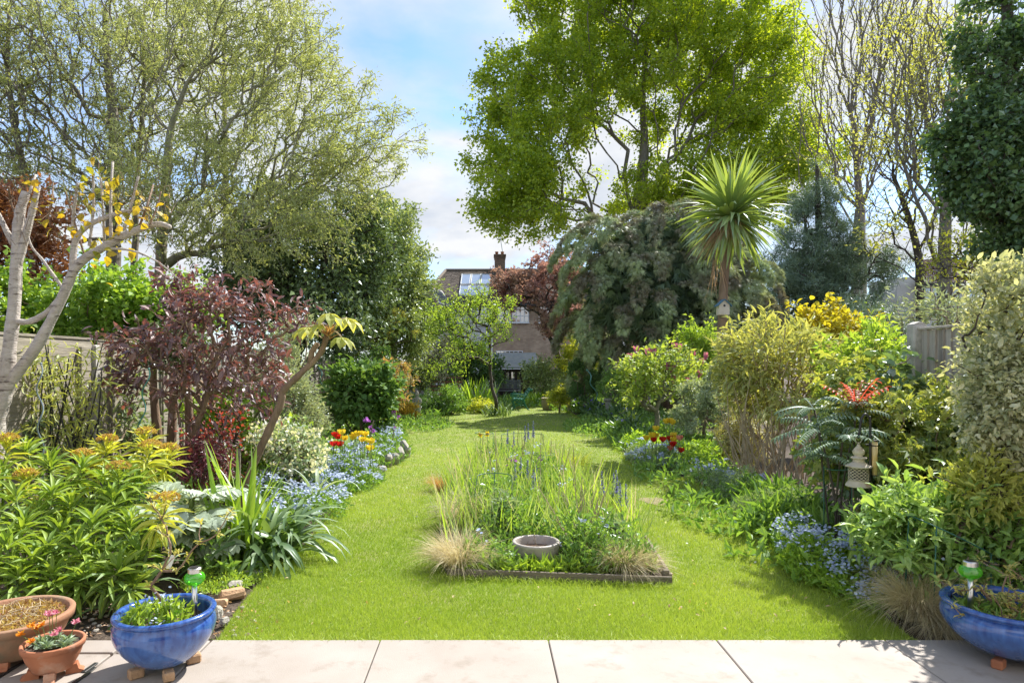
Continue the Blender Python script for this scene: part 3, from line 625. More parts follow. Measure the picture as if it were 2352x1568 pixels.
L_birch = leafm('yellow_autumn_leaf', (.30, .32, .03), (.62, .42, .03), .5, .06)
L_maroon = leafm('maroon_leaf', (.07, .018, .028), (.16, .035, .045), .35, .1)
L_redleaf = leafm('red_leaf', (.24, .05, .035), (.42, .11, .06), .45, .08, .45, (1.3, .7, .6))
L_straw = leafm('feather_grass', (.54, .46, .27), (.78, .70, .48), .4, .05, .5, (1.1, 1.05, .8))
L_bronze = leafm('bronze_grass', (.30, .17, .08), (.44, .28, .14), .4, .05)
L_greyg = leafm('grey_green_leaf', (.11, .16, .09), (.22, .28, .17), .35, .07)

# ------------------------------------------------------------------ trees
plant('oak_tree', 'huge fresh green oak tree towering over the conifer', 'tree', (ux(1470, 50), 50, 0),
      [ell(1480, 100, 51, 335, 300, 8), ell(1225, 290, 49, 165, 190, 5), ell(1720, 250, 51, 165, 230, 6), ell(1225, 470, 47, 130, 75, 3.5), ell(1600, 440, 50, 260, 90, 6.5), ell(1480, -30, 51, 330, 110, 7), ell(1800, 385, 50, 110, 100, 5), ell(1180, 420, 47, 115, 130, 3.5)],
      L_oak, M_bark, 2800, 200000, .225, .165, 'd4', clump=1300, cs=.66, surf=.45, spread=.33, rtip=.015, ex=.40, bf=.5, k=4, maxcnt=6, up=.1,
      trunk=[at(1462, 883, 50), at(1466, 700, 50), at(1468, 560, 50), at(1472, 450, 50), at(1480, 330, 50.5), at(1476, 200, 51), at(1490, 80, 51), at(1500, -60, 51)], tr=np.array([.95, .8, .72, .5, .32, .22, .15, .1]), jit=.1)
plant('willow_tree', 'tall grey green willow with catkins arching over the lawn', 'tree', (ux(372, 15), 15, 0),
      [ell(480, 120, 15, 240, 190, 2.2), ell(690, 260, 14.5, 180, 200, 2), ell(780, 400, 14.5, 130, 130, 1.6), ell(560, 420, 14.5, 220, 140, 1.8), ell(850, 330, 14.5, 120, 110, 1.2), ell(640, 60, 15, 130, 130, 1.6), ell(420, 430, 14, 160, 150, 2), ell(600, 540, 14, 220, 80, 1.4)],
      L_willow, M_barkolive, 2500, 50000, .085, .024, 'd4', clump=700, cs=.22, surf=.42, spread=.07, rtip=.005, ex=.40, bf=.5, k=4, maxcnt=7, up=-.05, droop=.12,
      trunk=[at(368, 1000, 15), at(366, 700, 15), at(372, 560, 15), at(380, 430, 15), at(392, 300, 15), at(430, 190, 15)], tr=np.array([.15, .14, .13, .115, .085, .05]), jit=.09)
plant('multi_stemmed_willow', 'taller bushy willow behind the white birch trunks', 'tree', (ux(262, 17), 17, 0),
      [ell(230, 130, 17, 220, 200, 2.4), ell(60, 200, 16.5, 190, 230, 2.4), ell(330, 30, 17, 200, 140, 2), ell(130, 430, 16, 200, 130, 2), ell(30, 20, 17, 180, 150, 2), ell(300, 340, 16.5, 150, 160, 1.8)],
      L_willow, M_bark, 1900, 32000, .085, .025, 'd4', clump=620, cs=.26, surf=.42, spread=.08, rtip=.006, ex=.40, bf=.5, k=4, maxcnt=7, up=-.05, droop=.1,
      trunk=[at(266, 980, 17), at(262, 640, 17), at(258, 480, 17), at(262, 300, 17), at(248, 160, 17), at(240, 20, 17)], tr=np.array([.25, .21, .18, .15, .11, .07]), jit=.09)
for i, (u0, u1, d, lb) in enumerate(((300, 330, 18.5, 'slim grey trunk just right of the thick willow trunk'), (520, 515, 18, 'slim pale trunk rising behind the purple elder'), (95, 20, 16, 'leaning grey trunk behind the pale birch stems'))):
    rng = RNG(); plant('slender_tree', lb, 'tree', (ux(u0, d), d, 0), [ell(u1, 200, d, 110, 260, 1.6)], L_willow, M_bark, 260, 3500, .11, .04, clump=90, cs=.2, spread=.08, rtip=.01, ex=.38, k=5, maxcnt=5, trunk=[at(u0, 1000, d), at(u0 * .75 + u1 * .25, 640, d), at((u0 + u1) / 2, 420, d), at(u1, 200, d), at(u1, 30, d)], tr=np.array([.12, .1, .085, .065, .04]), group='slender trees behind the left border')
plant('ivy_clad_tree', 'dark ivy covered evergreen below the arching willow', 'tree', (ux(660, 18), 18, 0),
      [ell(640, 600, 18, 150, 200, 1.8), ell(760, 560, 18, 110, 170, 1.7), ell(560, 640, 17.5, 90, 150, 1.4), ell(720, 720, 17, 150, 110, 1.4), ell(840, 620, 18, 80, 160, 1.3)],
      L_ivy, M_barkdark, 900, 36000, .11, .075, 'd4', clump=320, cs=.26, surf=.42, spread=.16, rtip=.01, k=5, maxcnt=8, droop=.3)
plant('evergreen_oak', 'glossy olive green evergreen tree beside the tiled house', 'tree', (ux(900, 21), 21, 0),
      [ell(890, 590, 21, 85, 130, 1.5), ell(925, 660, 21, 65, 110, 1.4), ell(860, 720, 20.5, 90, 110, 1.3), ell(930, 760, 20.5, 55, 70, 1.1), ell(870, 500, 21, 55, 60, 1)],
      L_holm, M_bark, 700, 30000, .11, .06, 'd4', clump=260, cs=.16, surf=.3, spread=.13, rtip=.009, maxcnt=8)
plant('bramble_thicket', 'bright green leafy thicket behind the left fence', 'thicket', (ux(160, 10), 10, 0),
      [ell(90, 730, 10, 150, 100, .9), ell(260, 710, 10, 120, 95, .9), ell(380, 720, 10.5, 110, 80, .9), ell(-20, 700, 9.5, 90, 110, .9), ell(180, 800, 10, 240, 50, .8)],
      leafm('thicket_leaf', (.09, .17, .02), (.24, .34, .05), .45, .08), M_twig, 420, 22000, .08, .07, 'd4', clump=200, cs=.13, spread=.08, rtip=.004, maxcnt=6, nup=1.4, droop=.2)
plant('copper_tree', 'copper leaved tree behind the birch trunks', 'tree', (ux(60, 13.5), 13.5, 0), [ell(60, 560, 13.5, 110, 130, 1.2), ell(-20, 500, 13.5, 80, 130, 1)], L_copper, M_barkdark, 380, 9000, .10, .06, 'd4', clump=120, cs=.15, spread=.1, rtip=.006, maxcnt=6)

plant('bare_vase_tree', 'tall vase shaped tree barely in leaf beside the oak', 'tree', (ux(1972, 37), 37, 0),
      [ell(1950, 130, 37, 130, 260, 3), ell(2040, 60, 37, 110, 200, 3), ell(1900, 260, 36.5, 90, 190, 2.5), ell(2020, 330, 37, 90, 200, 2.5), ell(1960, -60, 37, 170, 120, 3)],
      L_bare, M_bark, 1900, 7000, .11, .06, 'd4', clump=420, cs=.42, surf=.4, spread=.22, rtip=.010, ex=.42, bf=.8, k=4, maxcnt=3, up=.5,
      trunk=[at(1972, 900, 37), at(1974, 640, 37), at(1972, 560, 37), at(1976, 480, 37)], tr=np.array([.5, .44, .42, .3]), jit=.05)
plant('dark_forked_tree', 'thin dark leaning tree in front of the white house', 'tree', (ux(2114, 25), 25, 0),
      [ell(2060, 330, 25, 130, 160, 2), ell(2130, 180, 25, 120, 190, 2), ell(2020, 500, 25, 90, 90, 1.5)],
      L_bare, M_barkdark, 620, 4600, .12, .07, 'd4', clump=170, cs=.3, spread=.14, rtip=.008, ex=.38, bf=.7, k=5, maxcnt=3, up=.3,
      trunk=[at(2118, 930, 25), at(2114, 690, 25), at(2108, 580, 25), at(2080, 480, 25), at(2050, 400, 25)], tr=np.array([.19, .16, .14, .1, .07]))
plant('spreading_bare_tree', 'spreading half bare tree left of the ivy column', 'tree', (ux(2168, 22), 22, 0),
      [ell(2170, 250, 22, 130, 190, 2), ell(2100, 130, 22, 150, 170, 2), ell(2230, 60, 21, 140, 150, 2), ell(2240, 520, 21, 110, 80, 1.4), ell(2060, 280, 22, 110, 120, 1.6)],
      L_bare, M_bark, 1500, 6000, .085, .05, 'd4', clump=330, cs=.26, spread=.13, rtip=.0075, ex=.40, bf=.7, k=5, maxcnt=3, up=.3,
      trunk=[at(2172, 930, 22), at(2168, 640, 22), at(2172, 480, 22), at(2166, 400, 22)], tr=np.array([.24, .21, .17, .13]), jit=.06)
plant('ivy_column_tree', 'tall tree smothered in dark ivy at the right edge', 'tree', (ux(2335, 14.5), 14.5, 0),
      [ell(2300, 80, 14.5, 55, 120, 1), ell(2270, 310, 14, 85, 95, 1), ell(2200, 320, 14, 45, 60, .7), ell(2320, 440, 14, 70, 120, 1), ell(2345, 250, 14.5, 70, 200, 1), ell(2250, 420, 14, 60, 90, .8), ell(2335, 570, 14, 40, 60, .7)],
      leafm('ivy_leaf', (.03, .065, .02), (.10, .165, .045), .25, .12, .35), M_barkdark, 700, 26000, .10, .10, 'd4', clump=230, cs=.22, surf=.42, spread=.12, rtip=.008, maxcnt=8, droop=.35, k=5,
      trunk=[at(2338, 960, 14.5), at(2332, 620, 14.5), at(2330, 400, 14.5), at(2320, 150, 14.5), at(2310, -30, 14.5)], tr=np.array([.2, .18, .16, .13, .1]))
plant('hawthorn_tree', 'yellow green hawthorn twigs hanging over the right house roof', 'tree', (ux(2320, 17), 17, 0), [ell(2260, 570, 17, 90, 70, 1), ell(2320, 620, 16.5, 70, 60, 1), ell(2190, 600, 17, 60, 70, .8)],
      L_yg, M_barkdark, 420, 2600, .07, .045, 'd4', clump=130, cs=.16, spread=.09, rtip=.006, maxcnt=5, trunk=[at(2330, 960, 17), at(2322, 760, 17), at(2300, 640, 17)], tr=np.array([.1, .09, .06]))
def pine():
    d = 28.0; rng = RNG(); base = np.array((ux(1885, d), d, 0)); T = thing('pine_tree', 'dark pine with layered branches between conifer and house', 'tree', base)
    bl = [ell(1880, 570, d, 95, 90, 2), ell(1900, 680, d, 130, 60, 2.2), ell(1830, 660, d, 100, 90, 2), ell(1950, 620, d, 90, 50, 1.8), ell(1880, 480, d, 45, 70, 1), ell(1800, 740, d, 120, 50, 2), ell(1960, 740, d, 110, 45, 2)]
    P = sample(bl, 900, rng, .5, 260, .28); P[:, 2] -= .0
    pos, par = grow([at(1890, 960, d), at(1888, 780, d), at(1884, 600, d), at(1878, 450, d), at(1876, 380, d)], P, .2)
    V, fc, r, cnt = branches(pos, par, .014, .42, .3, 5, rng, .1, np.array([.28, .25, .2, .12, .06])); mk('trunk', V, [fc], M_barkdark, T, smooth=True)
    tips = np.where(cnt <= 3)[0]; q = pos[np.repeat(tips, 120)]; n = len(q); q = q + rng.normal(size=(n, 3)) * .16
    V, fc, rn = foliage(q, rdir(n, rng, .35), .3 * (1 + .3 * rng.normal(size=n).clip(-1.5, 1.5)), .026, rng, 'tri'); mk('crown', V, [fc], L_pine, T, rn, kind='stuff')
pine()
def cypress():
    d = 20.0; rng = RNG(); base = np.array((ux(1530, d), d, 0)); T = thing('weeping_cypress', 'broad blue green weeping cypress behind the cordyline', 'tree', base)
    b = MB(); b.tube(smooth_path([base, at(1532, 800, d), at(1540, 600, d), at(1545, 470, d)], 5), np.linspace(.26, .05, 16), 8); b.build('trunk', M_barkbrown, T, True)
    bl = [ell(1470, 660, d, 175, 175, 2.2), ell(1590, 670, d + .3, 170, 190, 2.3), ell(1400, 560, d, 105, 90, 1.6), ell(1540, 530, d, 120, 85, 1.8), ell(1660, 660, d, 115, 120, 1.7), ell(1360, 700, d, 70, 110, 1.4), ell(1500, 500, d, 80, 55, 1.2)]
    C = np.array([x[0] for x in bl]); R = np.array([x[1] for x in bl])
    k = rng.choice(len(bl), 2600, p=R.prod(1) ** .7 / (R.prod(1) ** .7).sum()); u = unit(rng.normal(size=(2600, 3))); S = C[k] + u * R[k] * (.9 + .1 * rng.random((2600, 1)))
    ins = np.zeros(2600, bool)
    for c, r in zip(C, R): ins |= (((S - c) / r) ** 2).sum(1) < .72
    S, u = S[~ins], u[~ins]; keep = []
    for i in range(len(S)):
        if all(np.linalg.norm(S[i] - S[j]) > .60 for j in keep): keep.append(i)
    S, u = S[keep], u[keep]; P, D, RN, LL = [], [], [], []
    for s, o in zip(S, u):
        m = 300; t = rng.random((m, 1)); o2 = unit(o * np.array([1, 1, .3]) + np.array([0, 0, .1])); sd = unit(np.cross(o2, UP)); hang = .75 + .5 * rng.random(); out = .75 + .3 * rng.random(); wd = .34 * (1 - t) ** .7 + .05
        lat = rng.uniform(-1, 1, (m, 1)); p = s - o2 * .55 + o2 * (out * (1 - (1 - t) ** 1.8)) + sd * lat * wd - UP * (t ** 1.7 * hang + .10 * lat ** 2) + rng.normal(size=(m, 3)) * .03
        P.append(p); D.append(unit(o2 * (1.0 - .85 * t) - UP * (.25 + 1.1 * t) + sd * lat * .55 + rng.normal(size=(m, 3)) * .22)); RN.append(np.full(m, rng.random()) * .55 + .45 * rng.random(m)); LL.append(np.full(m, .16))
    P, D, RN = np.vstack(P), np.vstack(D), np.concatenate(RN); n = len(P)
    V, fc, rn = foliage(P, D, .15 * (1 + .3 * rng.normal(size=n).clip(-1.5, 1.5)), .1, rng, 'spray', .5); mk('crown', V, [fc], L_conifer, T, np.repeat(RN, len(V) // n), kind='stuff')
    Q = sample(bl, 5000, rng, .4); ce = Q.mean(0); Q = ce + (Q - ce) * .74
    V, fc, rn = foliage(Q, rdir(5000, rng, -.6), .5, .3, rng, 'spray'); mk('inner_branches', V, [fc], L_pine, T, rn, kind='stuff')
cypress()
plant('red_maple', 'red brown maple in front of the brick wall', 'tree', (ux(1282, 26), 26, 0),
      [ell(1265, 625, 26, 72, 68, 1.3), ell(1205, 670, 25.5, 60, 45, 1.1), ell(1265, 720, 25.5, 60, 45, 1.1), ell(1290, 690, 26, 45, 90, 1.1), ell(1175, 645, 25.5, 38, 35, .8)],
      L_acer, M_barkdark, 620, 6200, .095, .1, 'palm5', clump=240, cs=.14, surf=.35, spread=.1, rtip=.008, ex=.42, bf=.3, maxcnt=5, k=5,
      trunk=[at(1292, 925, 26), at(1285, 830, 26), at(1262, 770, 26), at(1240, 720, 26)], tr=np.array([.14, .12, .09, .07]), jit=.16)
plant('small_lawn_tree', 'slender leaning tree with airy pale leaves on the lawn', 'tree', gp(1141, 952),
      [ell(1060, 715, 18.5, 85, 40, .9), ell(1110, 700, 18.5, 60, 40, .9), ell(1010, 745, 18.5, 45, 40, .8), ell(1090, 780, 18.5, 70, 40, .8), ell(1160, 730, 18.5, 35, 50, .6), ell(1040, 820, 18.8, 70, 30, .8)],
      L_fresh, M_barkdark, 420, 6000, .065, .034, 'd4', clump=120, cs=.13, surf=.4, spread=.08, rtip=.006, ex=.40, bf=.35, maxcnt=4, k=5,
      trunk=[gp(1141, 952), at(1139, 920, 19), at(1128, 880, 19), at(1125, 800, 18.8), at(1127, 765, 18.7)], tr=np.array([.066, .058, .05, .042, .03]))

# ------------------------------------------------------------------ shrubs at the far end and along the borders
L_var = leafm('variegated_leaf', (.28, .34, .19), (.74, .74, .52), .35, .1, .4)
L_white = leafm('white_petal', (.7, .72, .66), (.85, .85, .82), .4, .02)
L_blue = leafm('blue_petal', (.40, .48, .70), (.60, .67, .82), .3, .02, .5, (1, 1, 1))
L_violet = leafm('violet_petal', (.18, .16, .55), (.34, .30, .72), .3, .02, .5, (1, 1, 1))
L_purple = leafm('purple_petal', (.36, .09, .45), (.55, .2, .62), .3, .02, .5, (1, 1, 1))
L_gold2 = leafm('bronze_gold_leaf', (.34, .26, .04), (.50, .36, .06), .45, .06)
L_bright = leafm('bright_green_leaf', (.16, .28, .03), (.30, .42, .06), .48, .08)
def shrub(name, label, u, d, blobs, mat, n, L, W, tpl='d4', cat='shrub', **k):
    k.setdefault('npts', 150); k.setdefault('clump', 70); k.setdefault('cs', L * 1.6); k.setdefault('spread', L * .8); k.setdefault('rtip', .004); k.setdefault('surf', .33); k.setdefault('maxcnt', 8)
    npts = k.pop('npts'); bark = k.pop('bark', M_twig)
    return plant(name, label, cat, (ux(u, d), d, 0), [ell(*e) for e in blobs], mat, bark, npts, n, L, W, tpl, parts=('stems', 'foliage'), **k)
# far end, left of the house
shrub('domed_shrub', 'clipped dark green dome shrub behind the willow obelisk', 845, 17, [(845, 855, 17, 66, 55, .75)], L_dark, 9000, .075, .035)
shrub('bronze_bush', 'loose bronze green bush behind the clipped dome', 885, 19.5, [(885, 745, 19.5, 62, 60, .8), (850, 790, 19.5, 50, 40, .7)], leafm('bronze_green_leaf', (.13, .14, .04), (.24, .24, .07)), 7000, .075, .035)
shrub('fresh_hedge_shrub', 'pale fresh green shrub below the white rendered wall', 1010, 29, [(1010, 790, 29, 60, 60, 1), (1060, 800, 29, 50, 40, 1), (975, 760, 28, 40, 70, 1)], L_fresh, 6500, .13, .08)
shrub('rhododendron', 'rhododendron with pale silvery leaves above the slatted screen', 995, 25.5, [(1000, 820, 25.5, 48, 40, .8), (970, 835, 25.5, 30, 28, .6)], leafm('rhododendron_leaf', (.22, .23, .15), (.42, .40, .28), .25, .14), 3000, .15, .05, 'd4', droop=.4)
shrub('laurel_bush', 'dark round laurel left of the summerhouse', 1100, 27, [(1095, 850, 27, 48, 42, .9), (1125, 860, 27, 32, 30, .7)], L_dark, 5000, .12, .06)
shrub('clipped_standard', 'small clipped dark bush in front of the slatted screen', 958, 22, [(958, 862, 22, 35, 27, .5)], leafm('box_leaf', (.055, .085, .03), (.11, .15, .05)), 5000, .07, .04, trunk=None)
shrub('hydrangea', 'broad leaved green hydrangea below the clipped dome', 830, 13, [(830, 900, 13, 55, 42, .5), (875, 905, 13.2, 32, 52, .4), (790, 905, 13, 35, 35, .4)], leafm('hydrangea_leaf', (.05, .10, .025), (.11, .18, .045), .35, .04), 3600, .12, .09, 'l6', nup=1.6)
shrub('bronze_rose_bush', 'rose bush with bronze young shoots beside the hydrangea', 905, 14.5, [(905, 880, 14.5, 35, 55, .5)], leafm('rose_leaf', (.10, .13, .04), (.30, .17, .09)), 2200, .07, .045)
shrub('golden_spirea', 'golden orange spirea mound at the lawn edge', 935, 17, [(936, 942, 17, 31, 26, .35)], leafm('spirea_leaf', (.34, .30, .03), (.55, .36, .05)), 5200, .04, .022, npts=90)
shrub('round_green_mound', 'neat rounded green shrub beside the leafy iris clump', 1038, 19.8, [(1038, 918, 19.8, 36, 30, .5)], L_mid, 5000, .05, .03)
shrub('dark_groundcover_bush', 'low dark glossy groundcover behind the stone figure', 985, 19.5, [(985, 932, 19.5, 30, 20, .4), (960, 938, 19, 20, 16, .3)], L_dark, 3000, .07, .03)
shrub('yellow_herb_clump', 'low yellow green herb clump left of the leaning tree', 1105, 20.5, [(1105, 937, 20.5, 30, 9, .4)], L_yg, 1800, .06, .04)
# far end, right
shrub('glossy_camellia', 'glossy green camellia right of the summerhouse', 1242, 25, [(1240, 862, 25, 42, 32, .7), (1265, 880, 25, 30, 25, .6)], L_holm, 4200, .1, .05)
shrub('clipped_yew', 'tall dense dark green clipped bush behind the wavy stake', 1342, 19.5, [(1345, 868, 19.5, 42, 55, .55)], L_dark, 12000, .05, .025, cs=.06)
shrub('sunlit_green_shrub', 'sunlit yellow green shrub between the maple and the cypress', 1345, 25, [(1345, 805, 25, 50, 35, .8), (1310, 835, 25, 30, 30, .7)], L_yg, 4200, .09, .05)
shrub('dwarf_gold_maple', 'feathery yellow green dwarf maple above the ribbed urn', 1285, 20.5, [(1288, 906, 20.5, 26, 11, .35)], L_yg, 3000, .06, .03, 'spray')
shrub('shady_border_bush', 'loose green bush behind the stone pedestal', 1412, 18, [(1410, 885, 18, 32, 35, .5)], L_mid, 3000, .07, .035)
shrub('dark_laurel_hedge', 'dark hedge mass under the weeping cypress', 1500, 23, [(1470, 850, 23, 60, 50, .8), (1560, 850, 23, 70, 60, .8), (1640, 860, 23, 60, 70, .8), (1720, 850, 22, 70, 80, .8)], L_mid, 9000, .11, .06)
shrub('far_dark_hedge', 'dark shrubbery at the foot of the end boundary', 1180, 31, [(1060, 870, 31, 60, 30, .8), (1250, 880, 31, 60, 30, .8), (1330, 870, 31, 70, 40, .8), (960, 870, 30, 60, 40, .8)], L_mid, 9000, .13, .08)
shrub('left_back_hedge', 'deep green hedge between the ivy tree and trellis', 690, 19, [(640, 860, 19, 90, 60, .8), (740, 850, 19, 70, 60, .8), (560, 860, 18, 80, 60, .8)], L_mid, 9000, .11, .06)
T, pos, par, cnt = shrub('magnolia_bush', 'lily magnolia bush with purple pink flowers', 1512, 13.5, [(1515, 850, 13.5, 70, 42, .7), (1470, 880, 13.5, 40, 45, .5), (1565, 870, 13.5, 35, 38, .5), (1440, 910, 13.5, 22, 35, .3), (1520, 820, 13.5, 60, 22, .5)], leafm('magnolia_leaf', (.14, .22, .03), (.32, .38, .08), .45, .1), 2900, .10, .05, 'l6', npts=190, bark=M_barkolive, rtip=.006, nup=1.2, up=.4)
rng = RNG(); fl = [(1447, 830), (1462, 812), (1490, 818), (1502, 816), (1545, 805), (1558, 808), (1594, 822), (1620, 828), (1532, 850), (1540, 856), (1488, 882), (1548, 880), (1575, 886), (1605, 868), (1470, 890), (1440, 888), (1612, 842), (1528, 838)]
for u, v in fl:
    c = at(u, v, 13.3 + .5 * rng.random()); k = 7; a = np.arange(k) * 2.4; D = np.stack([np.cos(a) * .28, np.sin(a) * .28, np.ones(k)], 1) + rng.normal(size=3) * .15
    V, fc, rn = foliage(np.repeat(c[None], k, 0), D, .18, .07, rng, 'petal', 0); mk('flower', V, [fc], L_magnolia if 'L_magnolia' in globals() else globals().setdefault('L_magnolia', leafm('magnolia_petal', (.38, .10, .30), (.58, .22, .45), .35, .04)), T, rn)
shrub('whippy_green_shrub', 'upright fresh green shrub left of the cordyline trunk', 1612, 15.5, [(1590, 790, 15.5, 22, 50, .4), (1632, 790, 15.5, 22, 45, .4), (1610, 850, 15.5, 45, 50, .5)], L_fresh, 3400, .085, .05)
shrub('glossy_pale_shrub', 'small leaved pale glossy shrub at the cordyline foot', 1610, 12, [(1600, 930, 12, 55, 55, .5), (1640, 900, 12, 40, 60, .45), (1570, 970, 12, 40, 40, .4), (1690, 960, 11.5, 40, 70, .4)], L_olive, 8000, .055, .028)
# right border
shrub('golden_shrub', 'bright yellow shrub above the right hand hedge', 1890, 11.5, [(1870, 758, 11.5, 75, 34, .6), (1950, 775, 11.5, 55, 32, .5)], L_yellow, 5200, .085, .06, 'l6', nup=1.2)
shrub('dwarf_pine_bush', 'grey green rounded pine bush behind the golden shrub', 1955, 14, [(1955, 720, 14, 50, 30, .6), (2010, 745, 13, 60, 30, .6)], L_pine, 5000, .1, .012, 'tri')
shrub('buddleia', 'overgrown buddleia with straw coloured stems beside the cordyline', 1770, 8.9, [(1760, 800, 8.7, 105, 70, .8), (1880, 830, 8.5, 100, 60, .7), (1700, 870, 8.7, 50, 75, .5), (1800, 900, 8.4, 110, 70, .6), (1940, 880, 8.2, 70, 60, .6)], leafm('buddleia_leaf', (.20, .23, .08), (.42, .42, .15), .42, .08), 5200, .12, .030, 'lance', bark=M_straw, npts=420, clump=0, surf=.4, rtip=.0055, ex=.3, rmax=.022, bf=.75, maxcnt=2, spread=.07, droop=.02, outw=1.0, k=5)
rng = RNG()
def cane_clump():
    T = thing('dry_cane_thicket', 'upright tangle of dry brown canes under the buddleia', 'canes', (ux(1790, 8.4), 8.4, 0)); b = MB()
    for i in range(90):
        u = rng.uniform(1690, 1930); d = rng.uniform(8.0, 8.8); p = np.array((ux(u, d), d, 0)); q = at(u + rng.normal() * 60 + (u - 1780) * .3, rng.uniform(860, 980), d + rng.normal() * .2)
        b.tube([p, (p + q) / 2 + rng.normal(size=3) * .05, q], [.011, .009, .005], 4, False)
    b.build('canes', M_straw, T, kind='stuff')
cane_clump()
shrub('fine_leaved_drape', 'grey brown wispy growth hanging beside the cordyline trunk', 1705, 9.6, [(1702, 1000, 9.6, 35, 75, .3)], leafm('wispy_leaf', (.16, .16, .06), (.28, .26, .11)), 7000, .07, .010, 'tri', droop=.9)
shrub('creeper_hedge', 'five leaved creeper with yellow tips smothering the right fence', 2060, 5.3, [(2030, 955, 5.5, 120, 78, .3), (2150, 975, 5.0, 60, 45, .22), (1960, 890, 6.0, 80, 55, .35), (2120, 1020, 5.0, 120, 110, .25), (2200, 1060, 4.6, 60, 90, .2), (1990, 1040, 5.6, 80, 80, .25)], leafm('creeper_leaf', (.09, .14, .03), (.27, .29, .07), .42, .1, .4), 4300, .064, .05, 'palm5', npts=260, clump=150, droop=.75, nup=.6, surf=.25)
shrub('dark_ceanothus', 'dark oval leaved shrub under the creeper', 2080, 5.5, [(2070, 1010, 5.6, 150, 130, .25), (2170, 1090, 4.9, 80, 90, .2), (1960, 1000, 6.1, 70, 100, .25)], leafm('laurel_leaf', (.045, .085, .03), (.12, .19, .07), .3, .14, .3), 5200, .085, .05, 'l6', npts=260, clump=150, droop=.5)
shrub('olive_bush', 'grey leaved olive sticking up behind the concrete post', 2170, 8.0, [(2170, 690, 8, 60, 55, .4), (2130, 720, 8, 45, 40, .4), (2220, 720, 8, 40, 45, .4)], L_olive, 1300, .07, .016, npts=140, rtip=.003, spread=.05)
shrub('young_leafy_hedge', 'green leafy growth left of the concrete fence post', 2030, 7.5, [(2030, 810, 7.5, 45, 42, .4), (1980, 830, 7.4, 45, 40, .4)], L_fresh, 2800, .075, .035)
shrub('variegated_pittosporum', 'large cream variegated shrub at the right edge', 2330, 3.95, [(2330, 800, 3.95, 90, 165, .35), (2290, 900, 3.9, 60, 110, .28), (2350, 960, 3.9, 90, 130, .3), (2330, 690, 4.0, 60, 70, .25), (2275, 980, 3.9, 48, 60, .2), (2262, 895, 3.9, 42, 85, .2), (2290, 640, 3.95, 14, 26, .08), (2232, 890, 3.9, 10, 20, .06), (2330, 600, 4, 12, 22, .07), (2205, 1020, 3.9, 12, 18, .06)], L_var, 17000, .036, .019, 'l6', npts=420, clump=260, cs=.05, spread=.04, rtip=.0025, maxcnt=6, bark=M_barkdark)
shrub('phlox_clump', 'bushy bright green perennial beside the hanging lantern', 2100, 4.15, [(2105, 1200, 4.15, 70, 55, .22), (2070, 1235, 4.1, 45, 42, .18), (2150, 1220, 4.2, 48, 50, .18)], leafm('phlox_leaf', (.12, .22, .05), (.26, .36, .10), .42, .12, .35), 3300, .075, .024, 'lance', cat='plant', npts=170, bark=M_twiggreen, up=.35, rtip=.0025, spread=.04)
shrub('sparse_azalea', 'sparse shrub with yellow green leaf whorls near the right pot', 2240, 3.95, [(2240, 1090, 3.95, 80, 60, .22), (2210, 1150, 3.9, 60, 45, .2), (2300, 1130, 3.95, 40, 70, .2)], leafm('azalea_green_leaf', (.22, .26, .06), (.38, .40, .10), .45, .06), 1300, .05, .019, 'l6', npts=80, clump=42, cs=.035, spread=.025, bark=M_barkdark, rtip=.003, maxcnt=3)
shrub('right_edge_greenery', 'low dark green foliage behind the right blue pot', 2320, 4.0, [(2310, 1260, 4, 70, 60, .2), (2230, 1290, 3.9, 50, 30, .2)], L_mid, 2200, .06, .025, 'lance')
# left border
shrub('purple_elder', 'dark purple leaved elder in the left border', 430, 7.0, [(470, 790, 7, 140, 95, .7), (375, 850, 7, 105, 85, .6), (560, 860, 7, 95, 85, .6), (430, 700, 7, 85, 55, .45), (620, 745, 7, 60, 45, .4), (540, 690, 7, 55, 45, .4), (680, 705, 7, 25, 14, .15), (425, 655, 7, 22, 35, .15), (690, 720, 7, 20, 10, .1), (300, 800, 7, 40, 40, .3)], L_elder, 3500, .085, .033, 'lance', npts=460, clump=260, cs=.12, bark=M_barkbrown, rtip=.005, spread=.05, droop=.3, maxcnt=3, ex=.36,
      trunk=[(ux(418, 7), 7, 0), at(420, 1075, 7), at(440, 1000, 7), at(470, 930, 7), at(480, 880, 7)], tr=np.array([.05, .045, .04, .035, .03]))
def ivy_stems():
    T = thing('brown_trunk_group', 'three stout brown trunks under the purple elder', 'tree', (ux(380, 8), 8, 0))
    for u0, u1, v in ((360, 352, 870), (392, 402, 860), (435, 432, 850)):
        b = MB(); b.tube(smooth_path([(ux(u0, 8), 8, 0), at(u0 + 2, 1010, 8), at((u0 + u1) / 2, 940, 8), at(u1, v, 8), at(u1 + 5, v - 120, 8)], 4), np.linspace(.068, .035, 17), 8); b.build('trunk', M_barkbrown, T, True)
    P = sample([ell(400, 800, 8, 90, 60, .4)], 1400, rng); V, fc, rn = foliage(P, rdir(len(P), rng), .07, .05, rng); mk('crown', V, [fc], L_ivy, T, rn, kind='stuff')
ivy_stems()
shrub('silvery_shrub', 'upright silvery grey shrub between elder and rice paper plant', 650, 9.2, [(655, 800, 9.2, 38, 60, .4), (640, 880, 9.2, 50, 70, .45), (670, 920, 9.2, 40, 60, .4)], L_silver, 7500, .06, .015, npts=200, up=.5, spread=.06)
shrub('red_leaf_shrub', 'small shrub with scarlet young leaves below the elder', 520, 7.8, [(530, 970, 7.8, 50, 45, .3), (480, 1000, 7.8, 45, 30, .3)], L_redleaf, 260, .05, .028, npts=110, bark=M_barkdark, spread=.035)
